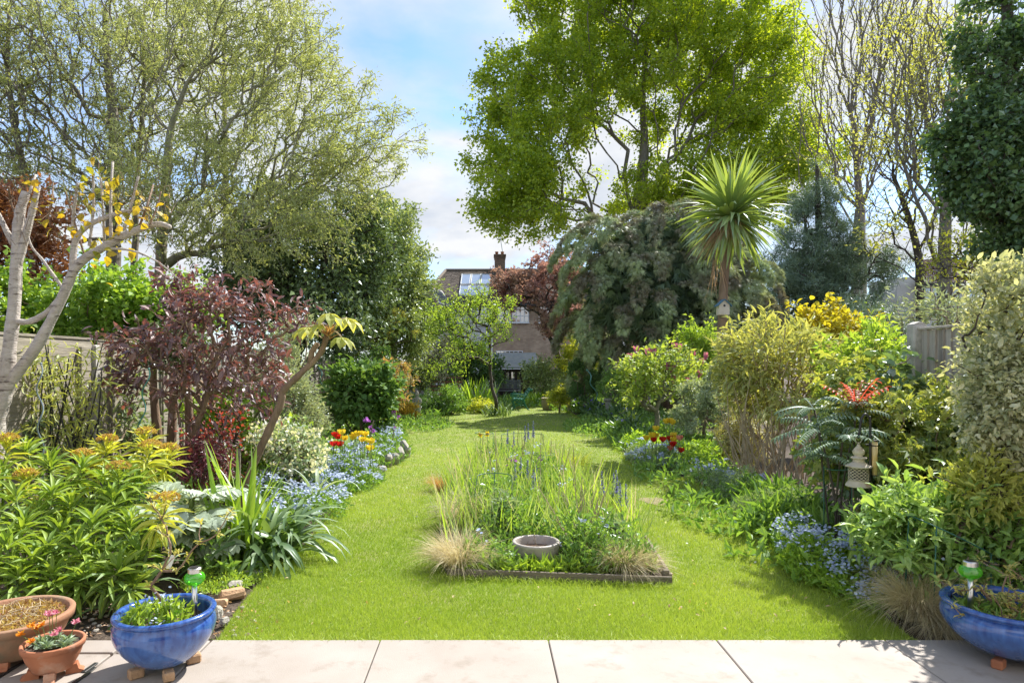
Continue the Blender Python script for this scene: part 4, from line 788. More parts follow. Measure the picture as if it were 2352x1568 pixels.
shrub('green_border_shrub', 'light green shrub behind the scarlet leaves', 560, 8.8, [(560, 960, 8.8, 70, 60, .4), (470, 950, 8.8, 60, 50, .4), (620, 1000, 8.8, 50, 50, .4)], L_fresh, 3800, .07, .04)
shrub('dwarf_purple_maple', 'low maroon cut leaved maple beside the elder stem', 465, 6.9, [(465, 1055, 6.9, 42, 28, .25)], L_maroon, 1300, .07, .02, 'lance', droop=.6)
shrub('white_blossom_shrub', 'white flowered shrub behind the forget me nots', 690, 7.6, [(675, 1030, 7.7, 60, 40, .45), (635, 1005, 7.9, 50, 35, .35), (700, 1060, 7.6, 45, 25, .4)], L_greyg, 1900, .06, .035, npts=420, clump=0, flowers=(240, L_white, .02, .03, 'star', 'blossom'))
shrub('grey_lavender_bush', 'wispy grey leaved bush beside the violet honesty', 680, 9.6, [(700, 960, 9.6, 45, 40, .3)], L_silver, 3000, .05, .012)
shrub('fence_climber', 'leafy climber clinging to the left fence', 90, 6.6, [(60, 980, 6.6, 60, 80, .2), (280, 950, 8.2, 40, 70, .25), (150, 930, 7.4, 40, 40, .2), (300, 1010, 8.0, 50, 50, .25)], L_greyg, 2200, .07, .035)

# ------------------------------------------------------------------ flower drifts and ground cover
def drift(name, label, cat, pts, n, h, L, W, mat, rng, tpl='d4', fl=None, nfl=0, fs=.016, ft='star', up=.7, stems=0):
    """ground-hugging growth over a set of ground ellipses (x, y, rx, ry); nobody could count it"""
    w = np.array([p[2] * p[3] for p in pts]); k = rng.choice(len(pts), n, p=w / w.sum()); E = np.array(pts)[k]; a = rng.random(n) * 2 * np.pi; r = np.sqrt(rng.random(n))
    x, y = E[:, 0] + np.cos(a) * r * E[:, 2], E[:, 1] + np.sin(a) * r * E[:, 3]; hh = h * (.55 + .45 * np.sin(x * 5 + 1.7 * np.sin(y * 4)) * np.sin(y * 6 + x)) * (1 - r ** 4 * .6); z = hh * rng.random(n) ** .6
    z = np.where((x - .379) ** 2 + (y - 4.9) ** 2 < .045, .004, z); hh = np.where((x - .379) ** 2 + (y - 4.9) ** 2 < .06, .0, hh)
    P = np.column_stack([x, y, np.maximum(z, .01)]); org = (float(x.mean()), float(y.mean()), 0.0)
    V, fc, rn = foliage(P, rdir(n, rng, up), L * (1 + .35 * rng.normal(size=n).clip(-1.6, 1.6)), W, rng, tpl)
    if fl is None: return tag(mk(name, V, [fc], mat, None, rn, loc=org), label, cat, None, 'stuff')
    T = thing(name, label, cat, org); T['kind'] = 'stuff'; mk('foliage', V, [fc], mat, T, rn, kind='stuff')
    j = rng.choice(n, max(4, nfl // 7)); q = P[j]; q[:, 2] = hh[j] + h * .15 * (1 + rng.random(len(j)))
    q = np.repeat(q, 7, 0) + rng.normal(size=(len(j) * 7, 3)) * np.array([.022, .022, .012]); m = len(q)
    V, fc, rn = foliage(q, rdir(m, rng, .15) * np.array([1, 1, .3]), fs, fs, rng, ft, 1.2); mk('blossom', V, [fc], fl, T, rn, kind='stuff'); return T
rng = RNG()
G = lambda u, v, ru, rv: (gp(u, v)[0], gd(v), ru / F * gd(v), rv)
drift('forget_me_nots', 'drift of blue forget me nots along the left lawn edge', 'flowers', [G(700, 1185, 95, .7), G(790, 1110, 90, 1.0), G(640, 1150, 80, .6), G(730, 1130, 90, .8)], 7500, .28, .055, .018, L_mid, rng, fl=L_blue, nfl=3600, fs=.014)
drift('forget_me_nots', 'blue forget me nots around the left tulips', 'flowers', [G(850, 1060, 65, 1.0), G(790, 1060, 60, 1.2), G(900, 1030, 30, 1.0), G(870, 1010, 55, 1.5)], 5200, .3, .06, .02, L_mid, rng, fl=L_blue, nfl=2200, fs=.017)
drift('forget_me_nots', 'blue forget me nots below the hanging lantern', 'flowers', [(ux(1890, 4.6), 4.62, .25, .4), (ux(1970, 4.3), 4.25, .2, .35), (ux(1830, 5.0), 5.0, .14, .3)], 4600, .3, .05, .02, L_bright, rng, fl=L_blue, nfl=1700, fs=.011)
drift('forget_me_nots', 'blue forget me nots between the feather grass and right pot', 'flowers', [(ux(2190, 3.9), 3.95, .22, .18), (ux(2290, 3.9), 4.05, .2, .2)], 1500, .34, .045, .018, L_mid, rng, fl=L_blue, nfl=500, fs=.010)
drift('forget_me_nots', 'thin blue forget me nots along the middle right border', 'flowers', [G(1640, 1105, 60, .8), G(1500, 1060, 60, .9), G(1560, 1050, 60, .8), G(1720, 1140, 60, .6)], 5200, .28, .06, .02, L_greyg, rng, fl=L_blue, nfl=1500, fs=.016)
drift('bluebells', 'violet bluebells at the foot of the stone pedestal', 'flowers', [G(1420, 975, 30, 1.6), G(1370, 960, 25, 1.4), G(1440, 1000, 25, 1.2)], 2600, .4, .24, .016, L_dark, rng, fl=L_violet, nfl=420, fs=.03)
drift('bluebells', 'pale bluebells behind the right stone figure', 'flowers', [G(1345, 943, 24, 1.2)], 900, .45, .26, .018, L_mid, rng, fl=L_violet, nfl=420, fs=.03)
drift('feathery_spurge', 'feathery blue green spurge along the right lawn edge', 'plant', [G(1740, 1190, 60, .5), G(1690, 1150, 50, .6), G(1800, 1195, 55, .5)], 7500, .42, .045, .007, L_greyg, rng, up=.6)
drift('lime_perennials', 'lime green leafy perennials around the right tulips', 'plant', [G(1500, 1035, 70, .9), G(1590, 1055, 60, .9), G(1620, 1085, 40, .7)], 4200, .42, .07, .04, L_bright, rng)
drift('dark_border_leaves', 'dark low leaves in front of the magnolia', 'plant', [G(1440, 1010, 40, 1.6), G(1530, 1010, 60, 1.3), G(1600, 1020, 60, 1.0)], 3600, .35, .09, .045, L_mid, rng)
drift('sorrel_leaves', 'broad mid green leaves under the dry canes', 'plant', [(ux(1850, 5.6), 5.7, .45, .5), (ux(1780, 6.6), 6.6, .35, .6), (ux(1900, 5.2), 5.3, .3, .3)], 2600, .34, .14, .035, L_mid, rng, up=1.0)
drift('border_foliage', 'mixed green undergrowth filling the left border', 'foliage', [(-3.2, 7.2, 1.1, 1.6), (-3.3, 10, 1.2, 2), (-3, 13, 1.4, 2.2), (-2.6, 5.4, .9, .9), (-2.2, 8.2, .8, 1.2), (-2.4, 16, 1.6, 2), (-1.9, 10.5, .7, 1.6), (-2, 5.0, .5, .5)], 12000, .34, .09, .04, L_mid, rng)
drift('border_foliage', 'mixed green undergrowth filling the right border', 'foliage', [(2.7, 8.5, .7, 1.8), (3.3, 11.5, 1, 2), (2.4, 6.4, .6, 1), (3.2, 15, 1.4, 2.5), (2.4, 5, .5, .7), (4.6, 18, 2, 3)], 10000, .32, .09, .04, L_mid, rng)
drift('far_ground_cover', 'low green ground cover at the far end of the garden', 'foliage', [(0, 25, 5, 2.2), (-4, 20, 3, 3), (5, 22, 3, 3), (0, 28, 6, 2)], 9000, .3, .16, .07, L_mid, rng)
drift('honesty_flowers', 'magenta honesty flowers above the white blossom', 'flowers', [G(690, 1000, 22, .5), G(700, 985, 25, .6)], 500, .85, .05, .03, L_bright, rng, fl=L_purple, nfl=200, fs=.022)
drift('creeping_chickweed', 'small leaved creeping weeds on soil by the edging stones', 'plant', [(ux(520, 4.6), 4.6, .28, .35), (ux(560, 4.8), 4.9, .2, .2)], 3600, .06, .022, .014, L_fresh, rng)

# ------------------------------------------------------------------ plants built leaf by leaf
L_cord = leafm('cordyline_blade', (.10, .16, .05), (.22, .28, .08), .32, .12, .35)
L_dead = leafm('dead_blade', (.22, .14, .09), (.36, .25, .17), .25, .03)
L_euph = leafm('spurge_leaf', (.085, .15, .022), (.20, .27, .04), .45, .07, .5)
L_euphy = leafm('spurge_young_leaf', (.30, .36, .04), (.46, .46, .07), .5, .08)
L_euphf = leafm('spurge_flower', (.40, .26, .07), (.58, .44, .14), .35, .04)
L_strap = leafm('strap_leaf', (.05, .095, .03), (.12, .18, .065), .38, .05, .5)
L_iris = leafm('iris_leaf', (.15, .27, .03), (.29, .40, .06), .48, .08)
L_card = leafm('cardoon_leaf', (.22, .28, .20), (.40, .46, .36), .25, .07)
L_rice = leafm('rice_paper_leaf', (.30, .34, .09), (.50, .50, .14), .5, .05)
L_mahonia = leafm('mahonia_leaflet', (.05, .085, .05), (.12, .17, .11), .25, .06, .4)
def strap_mesh(name, L, W, el, bend, mat, nseg=7, fold=.28, rn=.5, base=.55):
    s = np.linspace(0, 1, nseg + 1); ang = el - bend * s ** 1.4; x = np.concatenate([[0], np.cumsum(np.cos(ang[:-1]))]) * L / nseg; z = np.concatenate([[0], np.cumsum(np.sin(ang[:-1]))]) * L / nseg
    w = W / 2 * np.minimum(1, base + 2 * s) * np.maximum(1 - s ** 2.6, .02); C = np.stack([x, 0 * x, z], 1); Nn = np.stack([-np.sin(ang), 0 * ang, np.cos(ang)], 1); S = np.array([0, 1.0, 0])
    V = np.stack([C - S * w[:, None] + Nn * (fold * w)[:, None], C, C + S * w[:, None] + Nn * (fold * w)[:, None]], 1).reshape(-1, 3)
    f = []
    for i in range(nseg):
        k = 3 * i; f += [(k, k + 1, k + 4, k + 3), (k + 1, k + 2, k + 5, k + 4)]
    return mesh_from(name, V, [np.array(f)], mat, np.full(len(V), rn), True)
def put(name, me, parent, p, rz=0.0, rx=0.0, ry=0.0, s=1.0):
    o = bpy.data.objects.new(name, me); COL.objects.link(o); o.parent = parent
    o.location = tuple(np.array(p, float) - WL[parent.name]); o.rotation_euler = (rx, ry, rz); o.scale = (s, s, s); WL[o.name] = np.array(p, float); return o

def cordyline():
    d = 12.2; rng = RNG(); base = np.array((ux(1664, d), d, 0)); T = thing('cordyline', 'cordyline palm with spiky green head on a tall trunk', 'palm tree', base)
    top = at(1680, 500, d); b = MB(); path = smooth_path([base, at(1659, 850, d), at(1660, 700, d), at(1668, 590, d), top], 6); b.tube(path, np.concatenate([np.linspace(.1, .078, len(path) - 6), np.linspace(.078, .065, 6)]), 12); b.build('trunk', M_barkbrown, T, True)
    _W = (.085, .072); els = np.radians([88, 76, 64, 52, 40, 27, 13, -3, -20, -38, -54]); ms = []
    for i, e in enumerate(els):
        for j in range(2): ms.append((strap_mesh('blade', 1.18 - .02 * i, _W[j], e, math.radians(14 + 5.5 * i + 14 * j) if e > -.3 else .6, L_cord, 7, .3, rng.random()), e))
    wts = np.array([3, 6, 9, 11, 12, 12, 12, 13, 14, 14, 11]); seq = np.repeat(np.arange(11), np.round(wts / wts.sum() * 285).astype(int))
    for q, i in enumerate(seq):
        me, e = ms[i * 2 + int(rng.integers(2))]; rz = q * 2.39996 + rng.normal() * .1
        o = put('blade', me, T, top + np.array([math.cos(rz) * .05, math.sin(rz) * .05, .1 * e + rng.normal() * .03]), rz, rng.normal() * .3, rng.normal() * .05, .85 + .25 * rng.random())
    n = 330; a = rng.normal(size=n) * .6 + math.pi * 1.12; r = .1 + .28 * rng.random(n); P = top + np.stack([np.cos(a) * r, np.sin(a) * r, -.05 - .25 * rng.random(n)], 1)
    D = np.stack([np.cos(a) * .9 + rng.normal(size=n) * .3, np.sin(a) * .6 + rng.normal(size=n) * .3, -.8 + .5 * rng.normal(size=n)], 1)
    V, fc, rn = blades(P, D, .25 + .25 * rng.random(n), .012, .6, rng, 4); mk('dead_skirt', V, [fc], L_dead, T, rn, kind='stuff')
    n = 26; a = rng.random(n) * 6.28; P = at(1650, 590, d) + np.stack([np.cos(a) * .1, np.sin(a) * .1, -.3 * rng.random(n)], 1); V, fc, rn = blades(P, rdir(n, rng, -3), .3 + .3 * rng.random(n), .016, .2, rng, 4); mk('dead_skirt', V, [fc], L_dead, T, rn, kind='stuff')
cordyline()
def birdbox():
    p = at(1657, 709, 12.0); T = thing('bird_box', 'cream bird box with blue roof on the cordyline trunk', 'bird box', p - UP * .12); w, h, dp = .19, .22, .15
    b = MB(); b.prism([p + (-w / 2, -dp, -.12), p + (w / 2, -dp, -.12), p + (w / 2, -dp, .06), p + (0, -dp, .15), p + (-w / 2, -dp, .06)], (0, dp, 0)); b.build('box', surf('cream_wood', (.58, .5, .4), (.68, .6, .5), 8, .8, .2), T)
    for s in (-1, 1):
        b = MB(); q = [p + (0, -dp - .03, .165), p + (s * (w / 2 + .035), -dp - .03, .05), p + (s * (w / 2 + .035), -dp - .03, .032), p + (0, -dp - .03, .147)]; b.prism(q if s > 0 else q[::-1], (0, dp + .04, 0)); b.build('roof_panel', MATS.get('blue_felt') or surf('blue_felt', (.05, .14, .22), (.08, .2, .3), 9, .7), T)
    b = MB(); a = np.linspace(0, 2 * np.pi, 17)[:-1]; b.poly([p + (math.cos(t) * .022, -dp - .003, .045 + math.sin(t) * .022) for t in a]); b.build('entrance_hole', M_black, T)
    b = MB(); b.box(p + np.array((0, .02, 0)), (.05, .02, .34)); b.build('back_plate', M_oldwood, T)
birdbox()

def whorl(rng, top, stem_dir, n, L, W):
    """leaf bases and directions of one spurge shoot: upright in the middle, drooping below"""
    t = np.sort(rng.random(n)); a = np.arange(n) * 2.39996 + rng.random() * 6; el = np.radians(72 - 125 * t ** 1.1 + rng.normal(size=n) * 8)
    P = top - stem_dir * (t * .17)[:, None]; D = np.stack([np.cos(a) * np.cos(el), np.sin(a) * np.cos(el), np.sin(el)], 1); return P, D, L * (.75 + .45 * np.sin(np.pi * np.clip(t * .9 + .1, 0, 1))), W
def euphorbia():
    rng = RNG(); T = thing('honey_spurge', 'big honey spurge with whorled leaves and amber flower heads', 'shrub', (ux(170, 4.35), 4.35, 0))
    S = [(18, 1010, 5.1, 1), (190, 1045, 5.0, 1), (248, 1012, 5.2, 1), (335, 995, 5.3, 1), (345, 1025, 4.95, 1), (388, 1032, 5.2, 1), (272, 1075, 4.6, 1), (60, 1092, 4.8, 1), (383, 1148, 4.2, 1), (122, 1125, 4.5, 0), (190, 1072, 4.8, 0), (112, 1255, 4.1, 0), (55, 1205, 4.2, 0), (214, 1195, 4.2, 0), (35, 1135, 4.5, 0), (165, 1165, 4.5, 0),
         (300, 1205, 4.3, 0), (262, 1145, 4.5, 0), (15, 1245, 4.0, 0), (122, 1322, 3.92, 0), (45, 1330, 3.9, 0), (245, 1262, 4.1, 0), (330, 1262, 4.15, 0), (178, 1252, 4.05, 0), (72, 1285, 3.95, 0), (285, 1300, 4.0, 0), (352, 1190, 4.5, 0), (-20, 1180, 4.3, 0), (-15, 1300, 3.95, 0), (150, 1120, 4.7, 0), (322, 1110, 4.8, 0), (240, 1100, 4.75, 0), (8, 1085, 4.9, 0), (200, 1335, 3.9, 0),
         (90, 1170, 4.4, 0), (290, 1080, 5.0, 0), (220, 1320, 4.0, 0), (310, 1340, 4.05, 0), (-40, 1090, 4.7, 0), (140, 1220, 4.3, 0), (60, 1030, 5.3, 0), (120, 1060, 5.2, 0)]
    single = {11, 13, 19, 9, 12, 6, 21, 15}; LM = [mesh_from('leaf', *(lambda V, f, r: (V, [f], L_euph, r * 0 + q, True))(*foliage(np.zeros((1, 3)), np.array([[1.0, 0, 0]]), .165, .03, np.random.default_rng(3), 'lance', 40.0))) for q in (.2, .5, .8)]
    GP, GD, GL = [], [], []; YP, YD, YL = [], [], []
    for i, (u, v, d, fl) in enumerate(S):
        top = at(u, v, d) - UP * (.05 if fl else .0); g = np.array([ux(170 + (u - 170) * .72, d) + rng.normal() * .06, d - .1 + rng.normal() * .12, 0.0])
        mid = g * .45 + top * .55 + np.array([0, 0, .05]); path = smooth_path([g, mid, top], 5); sd = unit(path[-1] - path[-3]); b = MB(); b.tube(path, np.linspace(.013, .007, len(path)), 5, False); st = b.build('shoot', M_twiggreen, T, True)
        P, D, L, W = whorl(rng, top, sd, 34 if i in single else 40, .165, .03)
        if i in single:
            for p, dd, l in zip(P, D, L):
                el = math.asin(np.clip(dd[2], -1, 1)); put('leaf', LM[int(rng.integers(3))], st, p, math.atan2(dd[1], dd[0]), rng.normal() * .25, -el, l / .165)
        elif fl: YP.append(P); YD.append(D); YL.append(L)
        else: GP.append(P); GD.append(D); GL.append(L)
        if fl:
            n = 300; o = rdir(n, rng, .55); o[:, 2] = np.abs(o[:, 2]) * .6; q = top + np.array([0, 0, .05]) + o * .078; V, fc, rn = foliage(q, rdir(n, rng, .8), .017, .014, rng, 'd4'); mk('flower_head', V, [fc], L_euphf, st, rn, kind='stuff')
    for P, D, L, m in ((GP, GD, GL, L_euph), (YP, YD, YL, L_euphy)):
        P, D, L = np.vstack(P), np.vstack(D), np.concatenate(L); V, fc, rn = foliage(P, D, L, L * .18, rng, 'lance', 2.5); mk('foliage', V, [fc], m, T, rn, kind='stuff')
euphorbia()
def cardoon_mesh(rng, L, el, bend, q):
    s = np.linspace(0, 1, 22); ang = el - bend * s; x = np.concatenate([[0], np.cumsum(np.cos(ang[:-1]))]) * L / 21; z = np.concatenate([[0], np.cumsum(np.sin(ang[:-1]))]) * L / 21; C = np.stack([x, 0 * x, z], 1); Tn = np.stack([np.cos(ang), 0 * ang, np.sin(ang)], 1)
    P, D, Ls = [], [], []
    for i in range(4, 22, 2):
        for sg in (-1, 1):
            w = L * .34 * math.sin(math.pi * min(1, .12 + .86 * s[i])) ** .7 + .02; P.append(C[i]); D.append(Tn[i] * .95 + np.array([0, sg * 1.0, -.15]) + rng.normal(size=3) * .16); Ls.append(w)
            P.append(C[i] + np.array([0, sg * w * .45, -.02])); D.append(Tn[i] * 1.2 + np.array([0, sg * .5, -.1])); Ls.append(w * .55)
    P, D, Ls = np.array(P), np.array(D), np.array(Ls); V, f, r = foliage(P, D, Ls, Ls * .62, rng, 'lance', 30.0); n0 = len(V)
    w = .012 * (1 - .7 * s); R = np.stack([C - np.array([0, 1, 0]) * w[:, None], C + np.array([0, 1, 0]) * w[:, None]], 1).reshape(-1, 3) + np.array([0, 0, .004]); i = np.arange(21) * 2 + n0
    return mesh_from('leaf', np.vstack([V, R]), [f, np.stack([i, i + 1, i + 3, i + 2], 1)], L_card, np.full(n0 + len(R), q), False)
def cardoon():
    rng = RNG(); c = np.array((ux(440, 4.85), 4.85, .12)); T = thing('cardoon', 'cardoon with jagged silver leaves beside the strap leaves', 'plant', (c[0], c[1], 0)); ms = [cardoon_mesh(rng, .62, math.radians(e), math.radians(b_), q) for e, b_, q in ((62, 75, .7), (45, 60, .4), (70, 95, .9), (30, 45, .5))]
    for i, az in enumerate((-95, -70, -45, -20, 5, 40, 80, 120, 160, 200, 235, -110, -58, -30, 20)): put('leaf', ms[i % 4], T, c + (rng.normal() * .03, rng.normal() * .03, .15 * (i % 3)), math.radians(az), rng.normal() * .3, 0, .62 + .3 * rng.random())
    b = MB(); b.tube([(c[0], c[1], 0), c + (0, 0, .4)], [.03, .02], 7); b.build('stem', M_twiggreen, T, True)
cardoon()
def straps(name, label, cat, c, n, L, W, els, bends, mat, seed, spread=.08, s0=.8, azs=None):
    rng = np.random.default_rng(seed); T = thing(name, label, cat, (c[0], c[1], 0)); ms = [strap_mesh('leaf', L, W, math.radians(e), math.radians(b_), mat, 8, .22, rng.random()) for e in els for b_ in bends]
    for i in range(n):
        rz = rng.random() * 6.283 if azs is None else math.radians(rng.uniform(*azs)); put('leaf', ms[int(rng.integers(len(ms)))], T, (c[0] + rng.normal() * spread, c[1] + rng.normal() * spread, .0), rz, rng.normal() * .2, 0, s0 + .4 * rng.random())
    return T
straps('agapanthus_clump', 'dark arching strap leaves spilling onto the lawn', 'plant', (ux(622, 5.15), 5.12), 120, .68, .052, (75, 60, 45, 30), (95, 125, 150), L_strap, 31, .1)
straps('crocosmia_clump', 'bright upright sword leaves beside the cardoon', 'plant', (ux(560, 5.0), 4.95), 30, .82, .045, (86, 80, 72), (6, 18, 40), L_iris, 32, .07)
straps('lily_clump', 'small arching strap plant behind the left blue pot', 'plant', (ux(278, 3.95), 4.0), 15, .46, .035, (70, 50, 30), (90, 140), L_strap, 33, .02)
straps('grey_strap_clump', 'grey green strap clump among the forget me nots', 'plant', (ux(722, 7.0), 7.0), 15, .6, .045, (78, 60, 40), (60, 120), leafm('grey_strap_leaf', (.16, .22, .14), (.28, .34, .22), .35, .1), 34, .04)
straps('leaning_tree_grass', 'dark grassy tuft round the foot of the leaning tree', 'plant', gp(1143, 955)[:2], 110, .5, .026, (80, 65, 45), (60, 110), leafm('tuft_leaf', (.06, .10, .03), (.11, .17, .05), .35, .02), 35, .2)
straps('yellow_flag_clump', 'tall green iris leaves before the laurel', 'plant', (ux(1092, 22), 22), 90, 1.05, .05, (86, 78, 68), (10, 30, 55), L_iris, 36, .3)
straps('far_iris_clump', 'green sword leaves behind the green bench', 'plant', (ux(1225, 24.5), 24.5), 70, .6, .05, (86, 78, 68), (10, 30, 55), L_iris, 37, .45)
straps('broad_leaf_rosette', 'large soft pale green rosette behind the left tulips', 'plant', (ux(775, 10.2), 10.2), 20, .42, .15, (66, 48, 30), (30, 60), leafm('verbascum_leaf', (.20, .30, .10), (.32, .40, .16), .4, .03), 38, .05)
def riceplant():
    d = 6.6; rng = RNG(); path = smooth_path([(ux(560, d), d, 0), at(575, 1085, d), at(612, 1000, d), at(645, 925, d), at(650, 898, d), at(690, 858, d), at(735, 812, d), at(752, 768, d)], 5); T = thing('rice_paper_plant', 'rice paper plant with bent bare trunk and drooping palmate leaves', 'plant', path[0])
    b = MB(); b.tube(path, np.linspace(.045, .028, len(path)) * (1 + .12 * np.sin(np.arange(len(path)) * 1.9)), 9); tk = b.build('trunk', M_barkbrown, T, True)
    b = MB(); b.tube([at(712, 838, d), at(716, 808, d), at(730, 788, d)], [.034, .03, .027], 8); b.build('cut_stub', M_barkbrown, tk, True)
    for (u0, v0, u1, v1, dy, s) in ((750, 772, 712, 752, -.1, 1.0), (754, 768, 765, 722, -.15, 1.05), (756, 768, 792, 728, .1, 1.1), (756, 772, 790, 775, -.12, .95), (752, 770, 742, 748, -.2, .6)):
        p0, p1 = at(u0, v0, d), at(u1, v1, d) + np.array([0, dy, 0]); b = MB(); b.tube(smooth_path([p0, (p0 + p1) / 2 + UP * .05, p1], 4), .009, 5); b.build('petiole', M_straw, T, True)
        k = 7; az = np.radians(np.linspace(-130, 130, k)) + math.atan2(p1[1] - p0[1], p1[0] - p0[0]); D = np.stack([np.cos(az), np.sin(az), np.full(k, -.45)], 1); V, fc, rn = foliage(np.repeat(p1[None], k, 0), D, .215 * s * (1 - .25 * np.abs(np.linspace(-1, 1, k))), .1 * s, rng, 'lance', 6.0); mk('leaf', V, [fc], L_rice, T, rn)
    n = 60; V, fc, rn = blades(np.repeat(at(753, 770, d)[None], n, 0) + rng.normal(size=(n, 3)) * .02, rdir(n, rng, 1.2), .14, .02, .2, rng, 3); mk('dry_sheath', V, [fc], L_bronze, T, rn, kind='stuff')
riceplant()
M_birch = surf('birch_bark', (.44, .385, .335), (.58, .53, .48), 5, .75, .8, 30, (1.2, 1.2, 5), c=(.12, .09, .07), cscale=7, cpos=(.56, .68))
def birch():
    d = 5.4; rng = RNG(); A = lambda *q: [at(u, v, d + (w[0] if w else 0)) for u, v, *w in q]; T = thing('pruned_birch', 'pruned pale barked birch at the left edge', 'tree', (ux(-10, d), d, 0))
    def limb(name, pts, r0, r1, m=M_birch, parent=None):
        p = smooth_path(pts, 6); b = MB(); b.tube(p, np.linspace(r0, r1, len(p)) * (1 + .05 * rng.normal(size=len(p))), 9); return b.build(name, m, parent or T, True)
    limb('trunk', [(ux(-14, d), d, 0)] + A((-12, 1100), (-5, 960), (12, 900), (22, 800), (33, 700), (38, 600), (44, 500), (60, 440)), .074, .034)
    B = limb('trunk', A((0, 930), (30, 870), (88, 790), (140, 690), (178, 610), (235, 570), (300, 535), (360, 515), (392, 522)), .052, .02)
    limb('branch', A((32, 738), (70, 738), (110, 715), (140, 680)), .026, .022); limb('branch', A((168, 630), (172, 560), (200, 520), (270, 490), (330, 480)), .03, .014); limb('branch', A((38, 620), (70, 500), (88, 430)), .036, .02); limb('branch', A((30, 560), (0, 500), (-15, 470)), .025, .014)
    limb('branch', A((150, 670), (100, 600), (70, 560), (52, 480)), .014, .006); limb('branch', A((230, 570), (300, 575), (360, 600), (410, 640)), .012, .004)
    for u0, v0, u1, v1, r in ((172, 600, 178, 420, .015), (205, 565, 214, 400, .013), (255, 550, 259, 372, .014), (285, 530, 318, 405, .013), (320, 520, 352, 425, .01), (60, 470, 82, 402, .012), (40, 500, 20, 430, .01), (240, 560, 232, 410, .012), (100, 520, 122, 420, .008), (345, 515, 370, 440, .008), (195, 590, 150, 440, .009)):
        limb('sprout', A((u0, v0, rng.normal() * .05), ((u0 + u1) / 2 + rng.normal() * 4, (v0 + v1) / 2), (u1, v1, rng.normal() * .1)), r, r * .75, M_birch if r > .011 else M_barkbrown)
    lm = [mesh_from('leaf', *(lambda V, f, r: (V, [f], L_birch, r * 0 + q, False))(*foliage(np.zeros((1, 3)), np.array([[1.0, 0, 0]]), .075, .058, np.random.default_rng(2), 'l6', 40.0))) for q in (.05, .35, .65, .95)]
    for (u, v, n, su, sv) in ((225, 400, 16, 22, 28), (190, 450, 10, 20, 30), (300, 480, 18, 45, 30), (260, 520, 20, 40, 30), (340, 490, 12, 30, 25), (230, 560, 14, 30, 25), (120, 460, 7, 25, 25), (100, 500, 6, 20, 20), (180, 500, 10, 25, 30), (370, 520, 7, 20, 20), (60, 430, 4, 20, 20), (250, 440, 12, 40, 40), (210, 600, 8, 25, 20)):
        for _ in range(n): put('leaf', lm[int(rng.integers(4))], T, at(u + rng.normal() * su, v + rng.normal() * sv, d + rng.normal() * .12), rng.random() * 6.28, rng.normal() * .6, rng.uniform(-.2, 1.2), .7 + .6 * rng.random())
    n = 420; U = rng.uniform(20, 400, n); P = np.array([at(u, 480 + rng.normal() * 55 + abs(u - 220) * .1, d + rng.normal() * .2) for u in U]); V, fc, rn = blades(P, rdir(n, rng, .8), .12 + .14 * rng.random(n), .005, .1, rng, 3); mk('twigs', V, [fc], M_barkbrown, T, rn, kind='stuff')
birch()
def bamboo():
    rng = RNG(); T = thing('black_bamboo', 'black stemmed bamboo in front of the left fence', 'bamboo', (ux(170, 6.4), 6.4, 0)); LP = []
    for i in range(20):
        d = rng.uniform(6.1, 6.8); g = np.array((ux(rng.uniform(90, 260), d), d, 0)); q = at(rng.normal(160, 60), rng.uniform(770, 880), d + rng.normal() * .2); b = MB(); p = smooth_path([g, g * .4 + q * .6 + rng.normal(size=3) * .04, q], 4); b.tube(p, np.linspace(.010, .005, len(p)), 5, False); b.build('cane', M_black, T, True)
        t = rng.random((60, 1)) ** .6; LP.append(g + (q - g) * (.25 + .78 * t) + rng.normal(size=(60, 3)) * np.array([.14, .12, .07]))
    P = np.vstack(LP); n = len(P); D = rdir(n, rng, -.2); V, fc, rn = foliage(P, D, .10 * (1 + .3 * rng.normal(size=n).clip(-1.5, 1.5)), .018, rng, 'lance'); mk('foliage', V, [fc], leafm('bamboo_leaf', (.20, .24, .06), (.36, .38, .10)), T, rn, kind='stuff')
bamboo()
def pinnate(rng, L, el, bend, npair, ll, lw, mat, q):
    s = np.linspace(0, 1, npair + 3); ang = el - bend * s; m = len(s); x = np.concatenate([[0], np.cumsum(np.cos(ang[:-1]))]) * L / (m - 1); z = np.concatenate([[0], np.cumsum(np.sin(ang[:-1]))]) * L / (m - 1); C = np.stack([x, 0 * x, z], 1); Tn = np.stack([np.cos(ang), 0 * ang, np.sin(ang)], 1); P, D = [C[-1]], [Tn[-1]]
    for i in range(2, m):
        for sg in (-1, 1): P.append(C[i]); D.append(Tn[i] * .45 + np.array([0, sg, -.25]))
    V, f, r = foliage(np.array(P), np.array(D), ll * (1 - .3 * rng.random(len(P))), lw, rng, 'lance', 30.0); n0 = len(V); w = np.full(m, .004); R = np.stack([C - np.array([0, 1, 0]) * w[:, None], C + np.array([0, 1, 0]) * w[:, None]], 1).reshape(-1, 3); i = np.arange(m - 1) * 2 + n0
    return mesh_from('leaf', np.vstack([V, R]), [f, np.stack([i, i + 1, i + 3, i + 2], 1)], mat, np.full(n0 + len(R), q), False)
